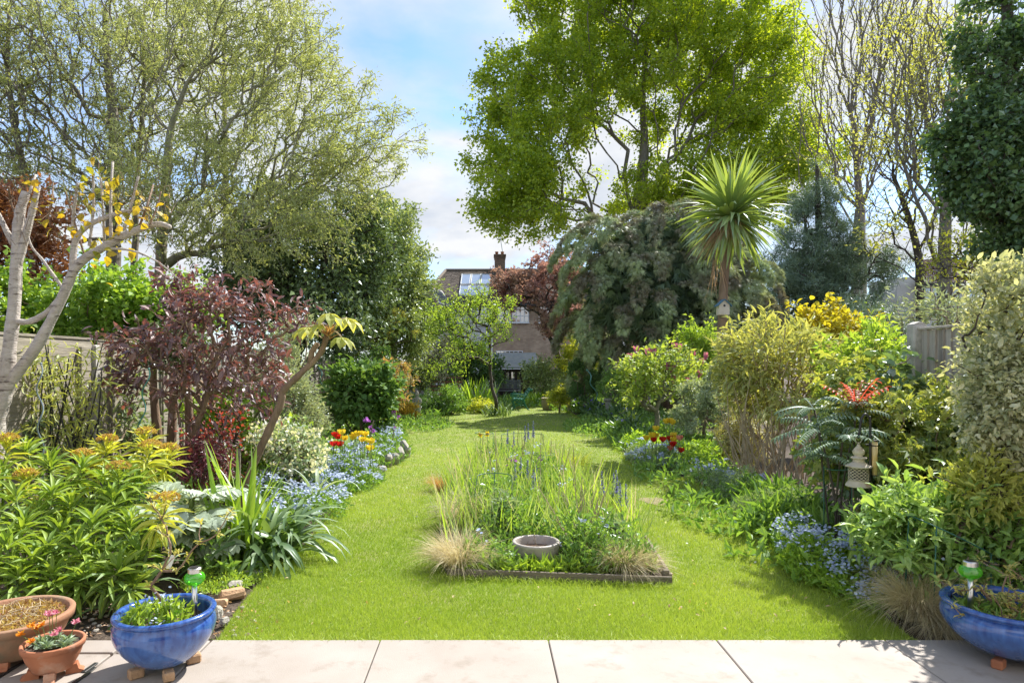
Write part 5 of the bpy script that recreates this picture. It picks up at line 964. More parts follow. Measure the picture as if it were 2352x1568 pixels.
def mahonia():
    rng = RNG(); d = 5.0; T = thing('mahonia', 'dark mahonia with ladder leaves and red young shoot', 'shrub', (ux(1910, d), d, 0)); ms = [pinnate(rng, .31, math.radians(e), math.radians(b_), 9, .066, .02, L_mahonia, q) for e, b_, q in ((40, 60, .5), (20, 50, .8), (55, 80, .3), (5, 40, .6))]; rd = [pinnate(rng, .24, math.radians(e), math.radians(30), 6, .05, .022, L_redleaf, q) for e, q in ((55, .4), (70, .9))]
    heads = [(1880, 985, 5.0), (1935, 1015, 4.75), (1960, 985, 5.05), (1870, 940, 5.3), (1900, 1050, 4.9), (1965, 945, 5.1)]
    for hI, (u, v, dd) in enumerate(heads):
        p = at(u, v, dd); g = np.array((ux(1915 + hI * 4, d), d, 0)); b = MB(); b.tube(smooth_path([g, (g + p) / 2 + rng.normal(size=3) * .03, p], 4), .007, 6); b.build('stem', M_barkdark, T, True)
        for i in range(8): put('leaf', ms[int(rng.integers(4))], T, p, i * .785 + rng.normal() * .2, rng.normal() * .25, 0, .75 + .35 * rng.random())
        if hI in (5,):
            for i in range(9): put('young_leaf', rd[i % 2], T, p + UP * .02, i * .7, rng.normal() * .2, 0, .9 + .3 * rng.random())
mahonia()

# ------------------------------------------------------------------ island bed
def stipa(label, c, n, L, mat, lean=(0, 0), w=.0026, name='feather_grass', seed=1, r=.07, bend=.55):
    rng = np.random.default_rng(seed); T = thing(name, label, 'grass', (c[0], c[1], 0)); a = rng.random(n) * 6.283; P = np.stack([c[0] + np.cos(a) * r * rng.random(n), c[1] + np.sin(a) * r * rng.random(n), np.zeros(n)], 1)
    wk = rng.integers(0, 9, n); wl = rng.normal(size=(9, 2)) * .22; D = np.stack([np.cos(a) * .5 * rng.random(n) ** .6 + lean[0] + wl[wk, 0], np.sin(a) * .5 * rng.random(n) ** .6 + lean[1] + wl[wk, 1], np.ones(n)], 1); V, fc, rn = blades(P, D, L * (.6 + .5 * rng.random(n)), w, bend * (.5 + rng.random(n)), rng, 6, None, 3.0); mk('blades', V, [fc], mat, T, rn, kind='stuff'); return T
stipa('pale feather grass tuft left of the white bowl', (ux(1055, 4.75), 4.78), 1800, .5, L_straw, (-.05, 0), seed=51, r=.1)
stipa('pale feather grass tuft right of the white bowl', (ux(1432, 4.7), 4.7), 1500, .44, L_straw, (.06, 0), seed=52, r=.09)
stipa('tall feather grass behind the left tuft', (ux(1075, 6.0), 6.0), 1100, .62, L_straw, (-.02, 0), seed=53, r=.12)
stipa('pale feather grass tuft beside the right blue pot', (ux(2110, 3.85), 3.85), 2800, .52, L_straw, (-.08, -.1), w=.0022, seed=54, r=.1)
stipa('small dry feather grass tuft on the paving edge', (ux(2165, 3.68), 3.68), 600, .3, L_straw, (-.1, -.3), w=.003, seed=55, r=.05, bend=.9)
stipa('bronze sedge tuft on the far left of the island', (ux(1010, 7.6), 7.8), 600, .4, L_bronze, name='sedge', seed=56)
stipa('bronze sedge tuft under the blue camassia spikes', (ux(1390, 6.2), 6.2), 600, .36, L_bronze, name='sedge', seed=57)
stipa('yellow green sedge tuft at the back of the island', (ux(1300, 8.6), 8.6), 900, .62, L_yg, w=.008, name='sedge', seed=58, r=.16)
stipa('green sedge tuft among the dark lily leaves', (ux(1160, 5.9), 5.9), 500, .55, L_fresh, w=.006, name='sedge', seed=59, r=.1)
def island():
    rng = RNG(); n = 3400; k = np.zeros(0); X = []
    while len(X) < n:
        x, y = rng.uniform(-.42, 1.35), 5.15 + 4.75 * rng.random() ** .9
        if inpoly(np.array([x]), np.array([y]), ISL)[0]: X.append((x, y, 0))
    P = np.array(X); V, fc, rn = blades(P, rdir(n, rng, 2.6), .3 + .32 * rng.random(n), .008 + .0012 * P[:, 1], .25 * rng.random(n), rng, 4)
    T = thing('lily_leaves', 'thicket of narrow upright green and dry leaves in the island bed', 'plant', (.45, 6.8, 0)); T['kind'] = 'stuff'; q = rng.random(n); kq = V.reshape(n, -1, 3); rk = rn.reshape(n, -1)
    for lo, hi, m in ((0, .5, leafm('island_leaf', (.12, .18, .06), (.23, .29, .11), .42, .08)), (.5, .9, L_iris), (.9, 1, L_straw)):
        s_ = (q >= lo) & (q < hi); vv = kq[s_]; f0 = fc[:len(fc) // n]; ff = (f0[None] + (np.arange(s_.sum()) * vv.shape[1])[:, None, None]).reshape(-1, 4); mk('leaves', vv.reshape(-1, 3), [ff], m, T, rk[s_].ravel(), kind='stuff')
    drift('island_greenery', 'leafy weeds and seedlings over the island bed', 'foliage', [(.5, 5.2, .7, .5), (.45, 6.3, .75, .8), (.4, 7.6, .7, 1), (.4, 9, .55, .8), (.9, 4.75, .35, .2), (.1, 4.8, .3, .2)], 17000, .46, .062, .022, L_mid, rng, fl=L_blue, nfl=260, fs=.013)
    drift('sage_clump', 'felted grey green leaves behind the white bowl', 'plant', [(ux(1150, 5.6), 5.6, .14, .2), (ux(1340, 5.2), 5.2, .12, .14), (ux(1400, 5.2), 5.1, .12, .12)], 2000, .5, .09, .035, L_greyg, rng, 'l6', up=.5)
    drift('island_grass', 'rough grass and weeds behind the front plank', 'grass', [(.5, 4.68, .75, .09)], 1500, .09, .09, .007, L_fresh, rng, up=1.2)
    T = thing('plank_edging', 'weathered timber planks edging the island bed', 'edging', (.5, 4.5, 0)); C = ISL[[0, 1, 2, 3, 4, 5, 6, 7]]
    for i, (a, c) in enumerate(((C[0], C[1]), (C[1], C[2]), (C[7], C[0]))):
        dlt = c - a; b = MB(); b.box(((a[0] + c[0]) / 2, (a[1] + c[1]) / 2, .025), (np.linalg.norm(dlt) * (1 if i == 0 else .9), .022, .075), rz=math.atan2(dlt[1], dlt[0]), bev=.003); b.build('plank', M_oldwood, T)
    b = MB(); b.box((C[1][0] - .03, C[1][1] + .05, .04), (.04, .04, .11), bev=.004); b.build('peg', M_oldwood, T)
    b = MB(); b.poly([(x, y, .012) for x, y in ISL]); tag(b.build('bed_soil', M_soil), 'dark soil of the island bed', None, None, 'structure')
    b2 = MB()
    T = thing('dry_twigs', 'bare brown perennial stalks right of the white bowl', 'stalks', (ux(1340, 5), 5, 0))
    for i in range(26):
        d = rng.uniform(4.9, 5.6); g = np.array((ux(rng.uniform(1310, 1370), d), d, 0)); q = g + np.array([rng.normal() * .12, rng.normal() * .1, rng.uniform(.25, .6)]); b2.tube([g, (g + q) / 2 + rng.normal(size=3) * .02, q], [.006, .005, .003], 4, False)
    for i in range(22):
        d = rng.uniform(6.5, 9); g = np.array((ux(rng.uniform(1080, 1330), d), d, 0)); q = g + np.array([rng.normal() * .1, rng.normal() * .1, rng.uniform(.4, .75)]); b2.tube([g, (g + q) / 2 + rng.normal(size=3) * .02, q], [.006, .005, .003], 4, False)
    b2.build('stalks', M_straw, T, kind='stuff')
island()

# ------------------------------------------------------------------ pots on the patio
def glaze():
    m, nt, n, lk, out = _new('blue_glaze'); p = n('ShaderNodeBsdfPrincipled'); p.inputs['Roughness'].default_value = .16; p.inputs['Coat Weight'].default_value = .6; p.inputs['Coat Roughness'].default_value = .05
    tc = n('ShaderNodeTexCoord'); mp = n('ShaderNodeMapping'); mp.inputs['Scale'].default_value = (1, 1, .16); lk(tc.outputs['Object'], mp.inputs[0])
    no = n('ShaderNodeTexNoise'); no.inputs['Scale'].default_value = 42; no.inputs['Detail'].default_value = 7; lk(mp.outputs[0], no.inputs['Vector'])
    r1 = n('ShaderNodeValToRGB'); e = r1.color_ramp.elements; e[0].position = .3; e[0].color = (.006, .03, .20, 1); e[1].position = .72; e[1].color = (.05, .15, .46, 1); lk(no.outputs['Fac'], r1.inputs[0])
    n2 = n('ShaderNodeTexNoise'); n2.inputs['Scale'].default_value = 7; n2.inputs['Detail'].default_value = 5; lk(tc.outputs['Object'], n2.inputs['Vector'])
    sp = n('ShaderNodeSeparateXYZ'); lk(tc.outputs['Object'], sp.inputs[0]); ad = n('ShaderNodeMath'); ad.operation = 'MULTIPLY_ADD'; ad.inputs[1].default_value = -3.4; ad.inputs[2].default_value = .42; lk(sp.outputs['Z'], ad.inputs[0])
    a2 = n('ShaderNodeMath'); a2.use_clamp = True; lk(ad.outputs[0], a2.inputs[0]); lk(n2.outputs['Fac'], a2.inputs[1])
    mx = n('ShaderNodeMixRGB'); mx.inputs[2].default_value = (.14, .26, .55, 1); ml = n('ShaderNodeMath'); ml.operation = 'MULTIPLY'; ml.inputs[1].default_value = .62; lk(a2.outputs[0], ml.inputs[0]); lk(ml.outputs[0], mx.inputs[0]); lk(r1.outputs['Color'], mx.inputs[1])
    n4 = n('ShaderNodeTexNoise'); n4.inputs['Scale'].default_value = 11; n4.inputs['Detail'].default_value = 8; lk(tc.outputs['Object'], n4.inputs['Vector']); mr = n('ShaderNodeMapRange'); mr.inputs[1].default_value = .35; mr.inputs[2].default_value = .75; mr.inputs[3].default_value = .1; mr.inputs[4].default_value = .42; lk(n4.outputs['Fac'], mr.inputs[0]); lk(mr.outputs[0], p.inputs['Roughness'])
    lk(mx.outputs[0], p.inputs['Base Color']); n3 = n('ShaderNodeTexNoise'); n3.inputs['Scale'].default_value = 16; lk(tc.outputs['Object'], n3.inputs['Vector']); bp = n('ShaderNodeBump'); bp.inputs['Strength'].default_value = .12; bp.inputs['Distance'].default_value = .01; lk(n3.outputs['Fac'], bp.inputs['Height']); lk(bp.outputs[0], p.inputs['Normal'])
    lk(p.outputs[0], out.inputs['Surface']); return m
M_glaze = glaze(); ZP = .031
def foot_block(b, x, y, z, s, rz):
    b.box((x, y, z + s * .5), (s * 1.5, s * 1.1, s), rz=rz, bev=s * .15)
def bluepot(label, x, y, s, footmat, fa, zs=1.0):
    T = thing('blue_glazed_pot', label, 'plant pot', (x, y, ZP)); f = .042; Z = lambda z: f + z * s * zs
    prof = [(.001, Z(0)), (.10 * s, Z(0)), (.125 * s, Z(.008)), (.165 * s, Z(.04)), (.205 * s, Z(.085)), (.232 * s, Z(.135)), (.242 * s, Z(.175)), (.238 * s, Z(.205)), (.226 * s, Z(.225)), (.222 * s, Z(.231)), (.228 * s, Z(.235)), (.238 * s, Z(.240)), (.243 * s, Z(.249)), (.240 * s, Z(.259)), (.230 * s, Z(.264)), (.216 * s, Z(.262)), (.206 * s, Z(.253)), (.203 * s, Z(.235)), (.208 * s, Z(.20)), (.2 * s, Z(.17))]
    pr = np.array(prof); t = np.linspace(0, len(pr) - 1, 60); pr = np.stack([np.interp(t, np.arange(len(pr)), pr[:, i]) for i in (0, 1)], 1); k = np.array([.25, .5, .25]); pr[1:-1] = np.stack([np.convolve(pr[:, i], k, 'valid') for i in (0, 1)], 1)
    b = MB(); b.lathe(pr, (x, y, ZP), 72, .006); b.build('pot', M_glaze, T, True)
    b = MB(); a = np.linspace(0, 2 * np.pi, 41)[:-1]; b.poly([(x + math.cos(q) * .205 * s, y + math.sin(q) * .205 * s, ZP + Z(.19) + .006 * math.sin(5 * q)) for q in a]); b.build('compost', M_soil, T)
    for q in fa: b = MB(); foot_block(b, x + math.cos(q) * .135 * s, y + math.sin(q) * .135 * s, ZP - .001, .044, q); b.build('pot_foot', footmat, T)
    return T
M_brickfoot = surf('pale_brick', (.42, .25, .14), (.52, .34, .2), 9, .9, .4, 70)
PLx, PLy = ux(379, 3.16), 3.16; PRx, PRy = ux(2318, 3.27), 3.27
bluepot('blue glazed pot on pale brick feet at the left of the patio', PLx, PLy, .95, M_brickfoot, (-1.0, -2.4, .6, 2.2)); bluepot('larger blue glazed pot on red clay feet at the right of the patio', PRx, PRy, 1.2, M_terra, (-1.3, -2.5, -.3, 1.6), .76)
M_globe = glassm('green_lamp_glass', (.10, .50, .03), .06, .12)
def lampm():
    m, nt, n, lk, out = _new('green_globe'); tr = n('ShaderNodeBsdfTranslucent'); tr.inputs[0].default_value = (.30, .9, .08, 1); gl = n('ShaderNodeBsdfGlossy'); gl.inputs['Roughness'].default_value = .1; df = n('ShaderNodeBsdfDiffuse'); df.inputs[0].default_value = (.16, .62, .04, 1)
    tp = n('ShaderNodeBsdfTransparent'); tp.inputs[0].default_value = (.42, .95, .25, 1); a0 = n('ShaderNodeMixShader'); a0.inputs[0].default_value = .45; lk(df.outputs[0], a0.inputs[1]); lk(tr.outputs[0], a0.inputs[2]); a = n('ShaderNodeMixShader'); a.inputs[0].default_value = .5; lk(a0.outputs[0], a.inputs[1]); lk(tp.outputs[0], a.inputs[2]); c = n('ShaderNodeMixShader'); c.inputs[0].default_value = .1; lk(a.outputs[0], c.inputs[1]); lk(gl.outputs[0], c.inputs[2]); lk(c.outputs[0], out.inputs['Surface']); return m
M_green = lampm()
def solar(label, u, d, vt, vb):
    x = ux(u, d); zt, zb = vz(vt, d), vz(vb, d); T = thing('solar_lamp', label, 'garden lamp', (x, d, zb)); s = d / F
    b = MB(); b.tube([(x, d, zb - .06), (x, d, zt - 36 * s)], 6.0 * s, 12); b.build('stake', M_steel, T, True)
    b = MB(); k = 40; th = np.linspace(.12, 3.02, 14); b.lathe([(np.sin(t) * 22 * s, zt - 24 * s - np.cos(t) * -17 * s) for t in th[::-1]], (x, d, 0), k)
    V = b.v[0]; a = np.arctan2(V[:, 1] - d, V[:, 0] - x); r = 1 + .05 * np.abs(np.sin(a * 5)); V[:, 0] = x + (V[:, 0] - x) * r; V[:, 1] = d + (V[:, 1] - d) * r; b.build('globe', M_green, T, True)
    b = MB(); b.lathe([(.001, zt), (13 * s, zt), (15 * s, zt - 2 * s), (15 * s, zt - 13 * s), (13.5 * s, zt - 15 * s), (.001, zt - 15 * s)], (x, d, 0), 28); b.build('cap', M_steel, T)
    b = MB(); b.box((x, d, zt + .0015), (15 * s, 15 * s, .002)); b.build('solar_panel', M_black, T)
solar('solar lamp with green globe in the left blue pot', 447, 3.2, 1302, 1400); solar('solar lamp with green globe in the right blue pot', 2229, 3.28, 1287, 1390)
def clay(name, label, x, y, R, h, foot, mat, nf=4, wob=.004):
    T = thing(name, label, 'plant pot', (x, y, ZP)); z = ZP + foot; prof = [(.001, z), (R * .62, z), (R * .66, z + .01), (R * .84, z + h * .45), (R * .93, z + h * .76), (R * .935, z + h * .78), (R * .985, z + h * .79), (R, z + h * .97), (R * .985, z + h), (R * .91, z + h), (R * .89, z + h * .97), (R * .84, z + h * .8)]
    b = MB(); b.lathe(prof, (x, y, 0), 56, wob); b.build('pot', mat, T, True); b = MB(); a = np.linspace(0, 2 * np.pi, 33)[:-1]; b.poly([(x + math.cos(q) * R * .87, y + math.sin(q) * R * .87, z + h * .84) for q in a]); b.build('compost', M_soil, T)
    for i in range(nf):
        q = -1.15 + i * 6.283 / nf; b = MB(); cx_, cy_ = x + math.cos(q) * R * .62, y + math.sin(q) * R * .62; b.prism([(cx_ + math.cos(q) * a_ + math.sin(q) * .022, cy_ + math.sin(q) * a_ - math.cos(q) * .022, ZP + z_) for a_, z_ in ((-.03, 0), (.04, 0), (.045, .01), (.024, .02), (.016, foot + .01), (-.03, foot))], (-math.sin(q) * .044, math.cos(q) * .044, 0)); b.build('pot_foot', M_terra, T)
    return T
SPx, SPy = ux(122, 3.1), 3.1; BPx, BPy = ux(28, 3.3), 3.3
clay('clay_bowl', 'wide old terracotta bowl of sedum at the left edge', BPx, BPy, .272, .185, .03, M_terraold, 5); clay('clay_pot', 'small terracotta pot of orange and pink flowers on clay feet', SPx, SPy, .134, .125, .036, M_terra, 4)
L_sedum = leafm('sedum', (.20, .10, .06), (.34, .28, .10), .3, .06); L_lew = leafm('lewisia_leaf', (.10, .15, .09), (.20, .26, .16), .25, .1); L_orange = leafm('orange_petal', (.75, .26, .02), (.85, .42, .03), .35, .03, .5, (1, 1, 1)); L_pink = leafm('pink_petal', (.72, .24, .33), (.85, .45, .52), .35, .03, .5, (1, 1, 1))
def potfill():
    rng = RNG()
    drift('sedum_mat', 'reddish sedum filling the wide terracotta bowl', 'plant', [(BPx, BPy, .22, .22)], 2600, .05, .022, .012, L_sedum, rng); o = bpy.data.objects['sedum_mat']; o.location.z += .212
    T = thing('dry_sedum_stems', 'bleached dry stems lying over the sedum bowl', 'stalks', (BPx, BPy, .2)); b = MB()
    for i in range(70):
        p = np.array([BPx + rng.normal() * .09, BPy + rng.normal() * .08, .215 + .03 * rng.random()]); q = p + np.array([rng.normal() * .07, rng.normal() * .06, .03 * rng.random()]); b.tube([p, (p + q) / 2 + UP * .012, q], .0016, 3, False)
    b.build('stems', M_straw, T, kind='stuff')
    T = thing('lewisia', 'lewisia with orange and pink flowers in the small pot', 'plant', (SPx, SPy, .17)); z = .17
    for k in range(5):
        c = np.array([SPx + (-.06, .05, 0, -.03, .07)[k], SPy + (0, .02, -.05, .05, -.03)[k], z]); n = 26; a = np.arange(n) * 2.4; el = np.radians(20 + 55 * rng.random(n)); D = np.stack([np.cos(a) * np.cos(el), np.sin(a) * np.cos(el), np.sin(el)], 1); V, fc, rn = foliage(np.repeat(c[None], n, 0), D, .055, .017, rng, 'l6', 3.0); mk('rosette', V, [fc], L_lew, T, rn)
    for (u, v, m, dd) in ((75, 1438, L_orange, .0), (85, 1444, L_orange, .02), (50, 1458, L_orange, -.03), (74, 1474, L_orange, -.09), (97, 1437, L_orange, .02), (120, 1412, L_pink, .0), (130, 1408, L_pink, .01), (113, 1410, L_pink, -.01), (137, 1448, L_pink, -.04), (127, 1458, L_pink, -.07), (176, 1430, L_pink, .02)):
        p = at(u, v, SPy + dd); b = MB(); b.tube([(SPx + (p[0] - SPx) * .5, SPy + dd * .5, z), p], .0018, 4, False); st = b.build('flower_stem', M_twiggreen, T)
        for kk in range(2):
            n = 9; a = np.arange(n) * 6.283 / n + kk * .3; D = np.stack([np.cos(a), np.sin(a) - .9, np.full(n, .5 + .4 * kk)], 1); V, fc, rn = foliage(np.repeat(p[None], n, 0), D, .026 - .006 * kk, .013, rng, 'petal', 1.0); mk('flower', V, [fc], m, st, rn)
potfill()
def potted_azalea(label, c, tips, mat, nl, L, seed, dens=1):
    rng = np.random.default_rng(seed); T = thing('potted_azalea', label, 'shrub', c); pos, par = grow([c, c + np.array([0, 0, .07])], np.array(tips), .3); V, fc, r, cnt = branches(pos, par, .0022, .45, .009, 5, rng, .08); mk('stems', V, [fc], M_barkbrown, T, smooth=True)
    P, D = [], []
    for p in pos[2:]:
        n = nl; a = np.arange(n) * 2.4 + rng.random() * 6; el = np.radians(60 - 70 * rng.random(n)); P.append(np.repeat(p[None], n, 0) + rng.normal(size=(n, 3)) * .008); D.append(np.stack([np.cos(a) * np.cos(el), np.sin(a) * np.cos(el), np.sin(el)], 1))
    P, D = np.vstack(P), np.vstack(D); V, fc, rn = foliage(P, D, L * (.7 + .5 * rng.random(len(P))), L * .38, rng, 'l6', 2); mk('foliage', V, [fc], mat, T, rn, kind='stuff'); return T
A = lambda q, d: [at(u, v, d + dd) for u, v, dd in q]
cP = np.array([PLx - .01, PLy + .02, .25]); potted_azalea('spindly azalea with pale young leaves in the left blue pot', cP, A([(372, 1310, 0), (345, 1345, -.05), (350, 1300, .05), (392, 1270, 0), (385, 1230, .03), (370, 1190, .05), (352, 1165, .08), (380, 1160, .0), (345, 1140, .05), (430, 1280, -.03), (460, 1245, 0), (500, 1225, .05), (520, 1190, .08), (530, 1175, .05), (462, 1200, .1), (410, 1270, .1), (365, 1215, -.04), (405, 1310, -.05)], 3.18), leafm('azalea_young_leaf', (.36, .36, .08), (.52, .48, .14), .45, .06), 9, .034, 71)
rr = np.random.default_rng(5); cR = np.array([PRx, PRy, .25]); potted_azalea('leafy azalea with bronze tipped leaves in the right blue pot', cR, [cR + np.array([rr.normal() * .13, rr.normal() * .1, .02 + abs(rr.normal()) * .09]) for _ in range(70)], leafm('azalea_leaf', (.16, .20, .05), (.36, .30, .09), .4, .1), 9, .036, 72)
def potweeds():
    rng = RNG(); drift('pot_seedlings', 'green seedlings and forget me nots in the left blue pot', 'plant', [(PLx - .02, PLy, .16, .15)], 420, .1, .045, .014, L_fresh, rng, fl=L_blue, nfl=35, fs=.008); bpy.data.objects['pot_seedlings'].location.z += .25
    drift('pot_weeds', 'weedy leaves under the azalea in the right blue pot', 'plant', [(PRx - .08, PRy, .16, .15)], 300, .06, .05, .018, L_mid, rng); bpy.data.objects['pot_weeds'].location.z += .245
    p = at(392, 1290, 3.3); T = thing('plant_tag', 'white hanging plant tag on the left azalea', 'tag', p); b = MB(); b.box(p, (.022, .0015, .07), ry=.35, rz=.3); b.build('card', M_white, T); b = MB(); b.tube([p + (-.01, 0, .033), p + (-.02, .02, .07)], .0008, 4); b.build('string', M_white, T)
potweeds()

# ------------------------------------------------------------------ border ornaments and supports
def stones():
    rng = RNG(); T = thing('edging_stones', 'broken stone and brick edging by the near left lawn corner', 'edging', gp(530, 1370))
    def rock(u, v, sx, sy, sz, rz, T, m=M_stone, rx=0.0):
        p = gp(u, v); b = MB(); b.box(p + np.array((0, 0, sz * .35)), (sx, sy, sz), rz=rz, rx=rx, bev=min(sx, sy, sz) * .28); b.v[0] += rng.normal(size=b.v[0].shape) * .004; b.build('stone', m, T)
    for q in ((534, 1372, .16, .08, .06, .6), (542, 1348, .09, .07, .05, .2), (505, 1392, .1, .06, .05, .1), (497, 1418, .07, .09, .08, .3), (583, 1318, .12, .09, .03, .5), (515, 1432, .05, .05, .04, 1)): rock(*q, T, M_brickfoot if q[0] in (534, 505) else M_stone)
    T = thing('leaning_edge_stones', 'leaning stones edging the left bed near the tulips', 'edging', gp(915, 1050))
    for q in ((930, 1048, .1, .3, .26, .5), (918, 1058, .12, .25, .24, .3), (905, 1066, .16, .16, .2, .4), (893, 1072, .1, .14, .22, .2), (876, 1083, .14, .1, .1, .6), (862, 1095, .14, .1, .08, .6)): rock(*q, T, M_stone, .4)
    T = thing('soil_pebbles', 'pebbles and a snail shell on bare soil behind the pots', 'pebbles', gp(300, 1440)); T['kind'] = 'stuff'; b = MB()
    for i in range(70): p = gp(rng.uniform(180, 600), rng.uniform(1395, 1462)); b.ball(p + np.array((0, 0, .004)), rng.uniform(.006, .018), 8, 5, (1, 1, .6))
    b.build('pebbles', M_stone, T, kind='stuff')
    n = 260; P = np.array([gp(rng.uniform(170, 640), rng.uniform(1380, 1464)) for _ in range(n)]) + UP * .004; V, fc, rn = foliage(P, rdir(n, rng, -.1) * np.array([1, 1, .2]), .03, .012, rng, 'l6', 1); tag(mk('leaf_litter', V, [fc], L_dead, None, rn), 'dry brown leaf litter on the soil behind the pots', 'leaf litter', None, 'stuff')
stones()
M_cream = surf('rusty_cream_metal', (.50, .44, .34), (.60, .55, .45), 14, .7, .2, 80, c=(.32, .13, .05), cscale=9, cpos=(.56, .72))
def lantern():
    d = 4.6; s = d / F; x, y = ux(1972, d), d; Z = lambda v: vz(v, d); T = thing('hanging_lantern', 'cream fretwork lantern hanging from the black crook', 'lantern', (x, y, Z(1116)))
    b = MB(); b.lathe([(r * s, Z(v)) for r, v in ((.1, 1018), (3, 1020), (4, 1024), (10, 1031), (13, 1036), (12, 1042), (8, 1046), (10, 1048), (17, 1050), (17, 1052), (12, 1053))], (x, y, 0), 32); dome = b.build('finial_dome', M_cream, T, True)
    b = MB(); b.lathe([(r * s, Z(v)) for r, v in ((12, 1053), (12, 1060), (15, 1062), (20, 1066), (28, 1069), (28, 1071), (19, 1072), (.1, 1072))], (x, y, 0), 32); b.build('roof', M_cream, T)
    b = MB(); b.lathe([(r * s, Z(v)) for r, v in ((19, 1100), (21, 1104), (27, 1114), (27, 1116), (.1, 1116))], (x, y, 0), 32); b.build('base', M_cream, T)
    b = MB(); b.lathe([(17 * s, Z(1101)), (17 * s, Z(1072))], (x, y, 0), 28); b.build('liner', M_black, T)
    b = MB(); R = 20.5 * s; z = np.linspace(Z(1101), Z(1072), 33); N = 14
    for i in range(N):
        for sg in (-1, 1):
            a = i * 2 * np.pi / N + sg * (.11 + .12 * np.sin(np.linspace(0, 8 * np.pi, 33))); b.tube(np.stack([x + np.cos(a) * R, y + np.sin(a) * R, z], 1), .0028, 4, False)
    for v in (1100.5, 1072.5): b.lathe([((20.5 + math.cos(q) * 1.2) * s, Z(v) + math.sin(q) * 1.2 * s) for q in np.linspace(0, 6.283, 7)], (x, y, 0), 32)
    b.build('fretwork', M_cream, T, True)
    b = MB(); a = np.linspace(0, 2 * np.pi, 21); b.tube(np.stack([x + np.cos(a) * 7 * s, y + 0 * a, Z(1010) + np.sin(a) * 7 * s], 1), .0032, 5); b.build('ring', M_cream, T, True)
    px = ux(1999, d); T = thing('shepherd_crook', 'black iron crook pole beside the phlox clump', 'pole', (px, d, 0)); b = MB(); b.tube(smooth_path([(px - .01, d, 0), (px - .002, d, .6), (px, d, Z(975)), (px - 4 * s, d, Z(958)), (px - 12 * s, d, Z(951)), (px - 20 * s, d, Z(962)), (px - 24 * s, d, Z(985)), (px - 27 * s, d, Z(1003)), (px - 31 * s, d, Z(999))], 6), .0085, 8); b.build('pole', M_black, T, True)
    for v in (1021, 1128): b = MB(); b.box((px - .008, d, Z(v)), (.05, .02, .012), bev=.003); b.build('bracket', M_black, T)
    b = MB(); b.tube([(ux(1958, 4.75), 4.75, 0), (ux(1960, 4.75), 4.75, vz(1115, 4.75))], .006, 6); tag(b.build('garden_cane', M_oldwood, loc=(ux(1958, 4.75), 4.75, 0)), 'thin dark cane standing behind the lantern', 'cane')
    T = thing('fat_feeder', 'yellow tube feeder strapped to the crook pole', 'bird feeder', (px + .022, d - .01, Z(1089))); fx = px + 6 * s
    b = MB(); b.tube([(fx, d - .022, Z(1089)), (fx, d - .022, Z(1013))], 5.5 * s, 14); b.build('tube', surf('yellow_fat', (.62, .44, .16), (.72, .58, .32), 12, .6, .1), T, True)
    for v in (1011, 1022, 1090): b = MB(); b.tube([(fx, d - .022, Z(v + 1.2)), (fx, d - .022, Z(v - 1.2))], 6.2 * s, 14); b.build('band', M_black, T)
lantern()
def hoop(label, c, rx, ry, legs, tilt=(0, 0), a0=0, a1=math.pi, r=.004):
    c = np.array(c, float); T = thing('wire_support', label, 'plant support', (c[0], c[1], 0)); a = np.linspace(a0, a1, 25); P = np.stack([c[0] + np.cos(a) * rx, c[1] + np.sin(a) * ry, c[2] + np.cos(a) * tilt[0] + np.sin(a) * tilt[1]], 1); b = MB(); b.tube(P, r, 6); b.build('hoop', M_wire, T, True)
    for t, dx in legs: i = int(t * 24); b = MB(); b.tube([P[i], (P[i][0] + dx, P[i][1], 0)], r, 6); b.build('leg', M_wire, T, True)
hoop('green wire hoop left of the hanging lantern', at(1932, 1070, 4.9), .11, .14, ((0, 0), (1, .0)), (.02, 0), math.pi * .75, math.pi * 2.1)
hoop('green wire half hoop in front of the phlox', at(2180, 1228, 3.85), .22, .16, ((.4, -.03), (.95, .0), (.6, -.02)), (-.11, 0), math.pi * .35, math.pi * 1.9)
hoop('dark wire hoop at the phlox foot', at(2020, 1185, 4.2), .05, .1, ((0, 0), (1, -.02)), (-.02, .01), math.pi * .2, math.pi * 1.2, .003)
hoop('green wire hoop above the left feather grasses', at(1136, 1094, 6.0), .16, .13, ((0, 0), (1, -.06), (.5, 0)), (.0, .01))
hoop('green wire hoop under the daffodils', at(1112, 994, 8.7), .12, .15, ((0, 0), (1, 0)), (.0, .0), 0, 6.28)
hoop('thin green wire ring behind the honesty', at(1247, 1042, 8.0), .14, .14, ((0, 0), (.5, 0)), (.0, .0), 0, 6.28, .003)
hoop('dark wire hoop above the bowl', at(1286, 1197, 5.4), .08, .08, ((0, 0), (1, 0)), (.01, .0), 0, math.pi, .003)
hoop('wide green wire hoop at the back of the island', at(1200, 998, 9.4), .3, .2, ((0, 0), (1, 0)), (.0, .0), 0, math.pi, .004)
M_wave = surf('green_wave_rod', (.04, .16, .13), (.07, .22, .18), 10, .4); M_wavegrey = surf('grey_wave_rod', (.16, .22, .26), (.24, .3, .33), 10, .35)
def wave(label, u0, v0, u1, v1, d, amp, n, m, r=.006):
    t = np.linspace(0, 1, 60); p0, p1 = at(u0, v0, d), at(u1, v1, d); P = p0 + (p1 - p0) * t[:, None]; w = 2 * np.pi * n * t; P[:, 0] += np.sin(w) * amp; P[:, 1] += np.cos(w) * amp; g = np.array([p1[0], d, 0.0]); P = np.vstack([P, P[-1:] * .5 + g * .5, g]); T = thing('spiral_stake', label, 'plant support', g); b = MB(); b.tube(P, r, 7); b.build('rod', m, T, True); b = MB(); b.ball(p0 + np.array([np.sin(0) * amp, amp, .004]), r * 1.9, 8, 6); b.build('tip', m, T, True)
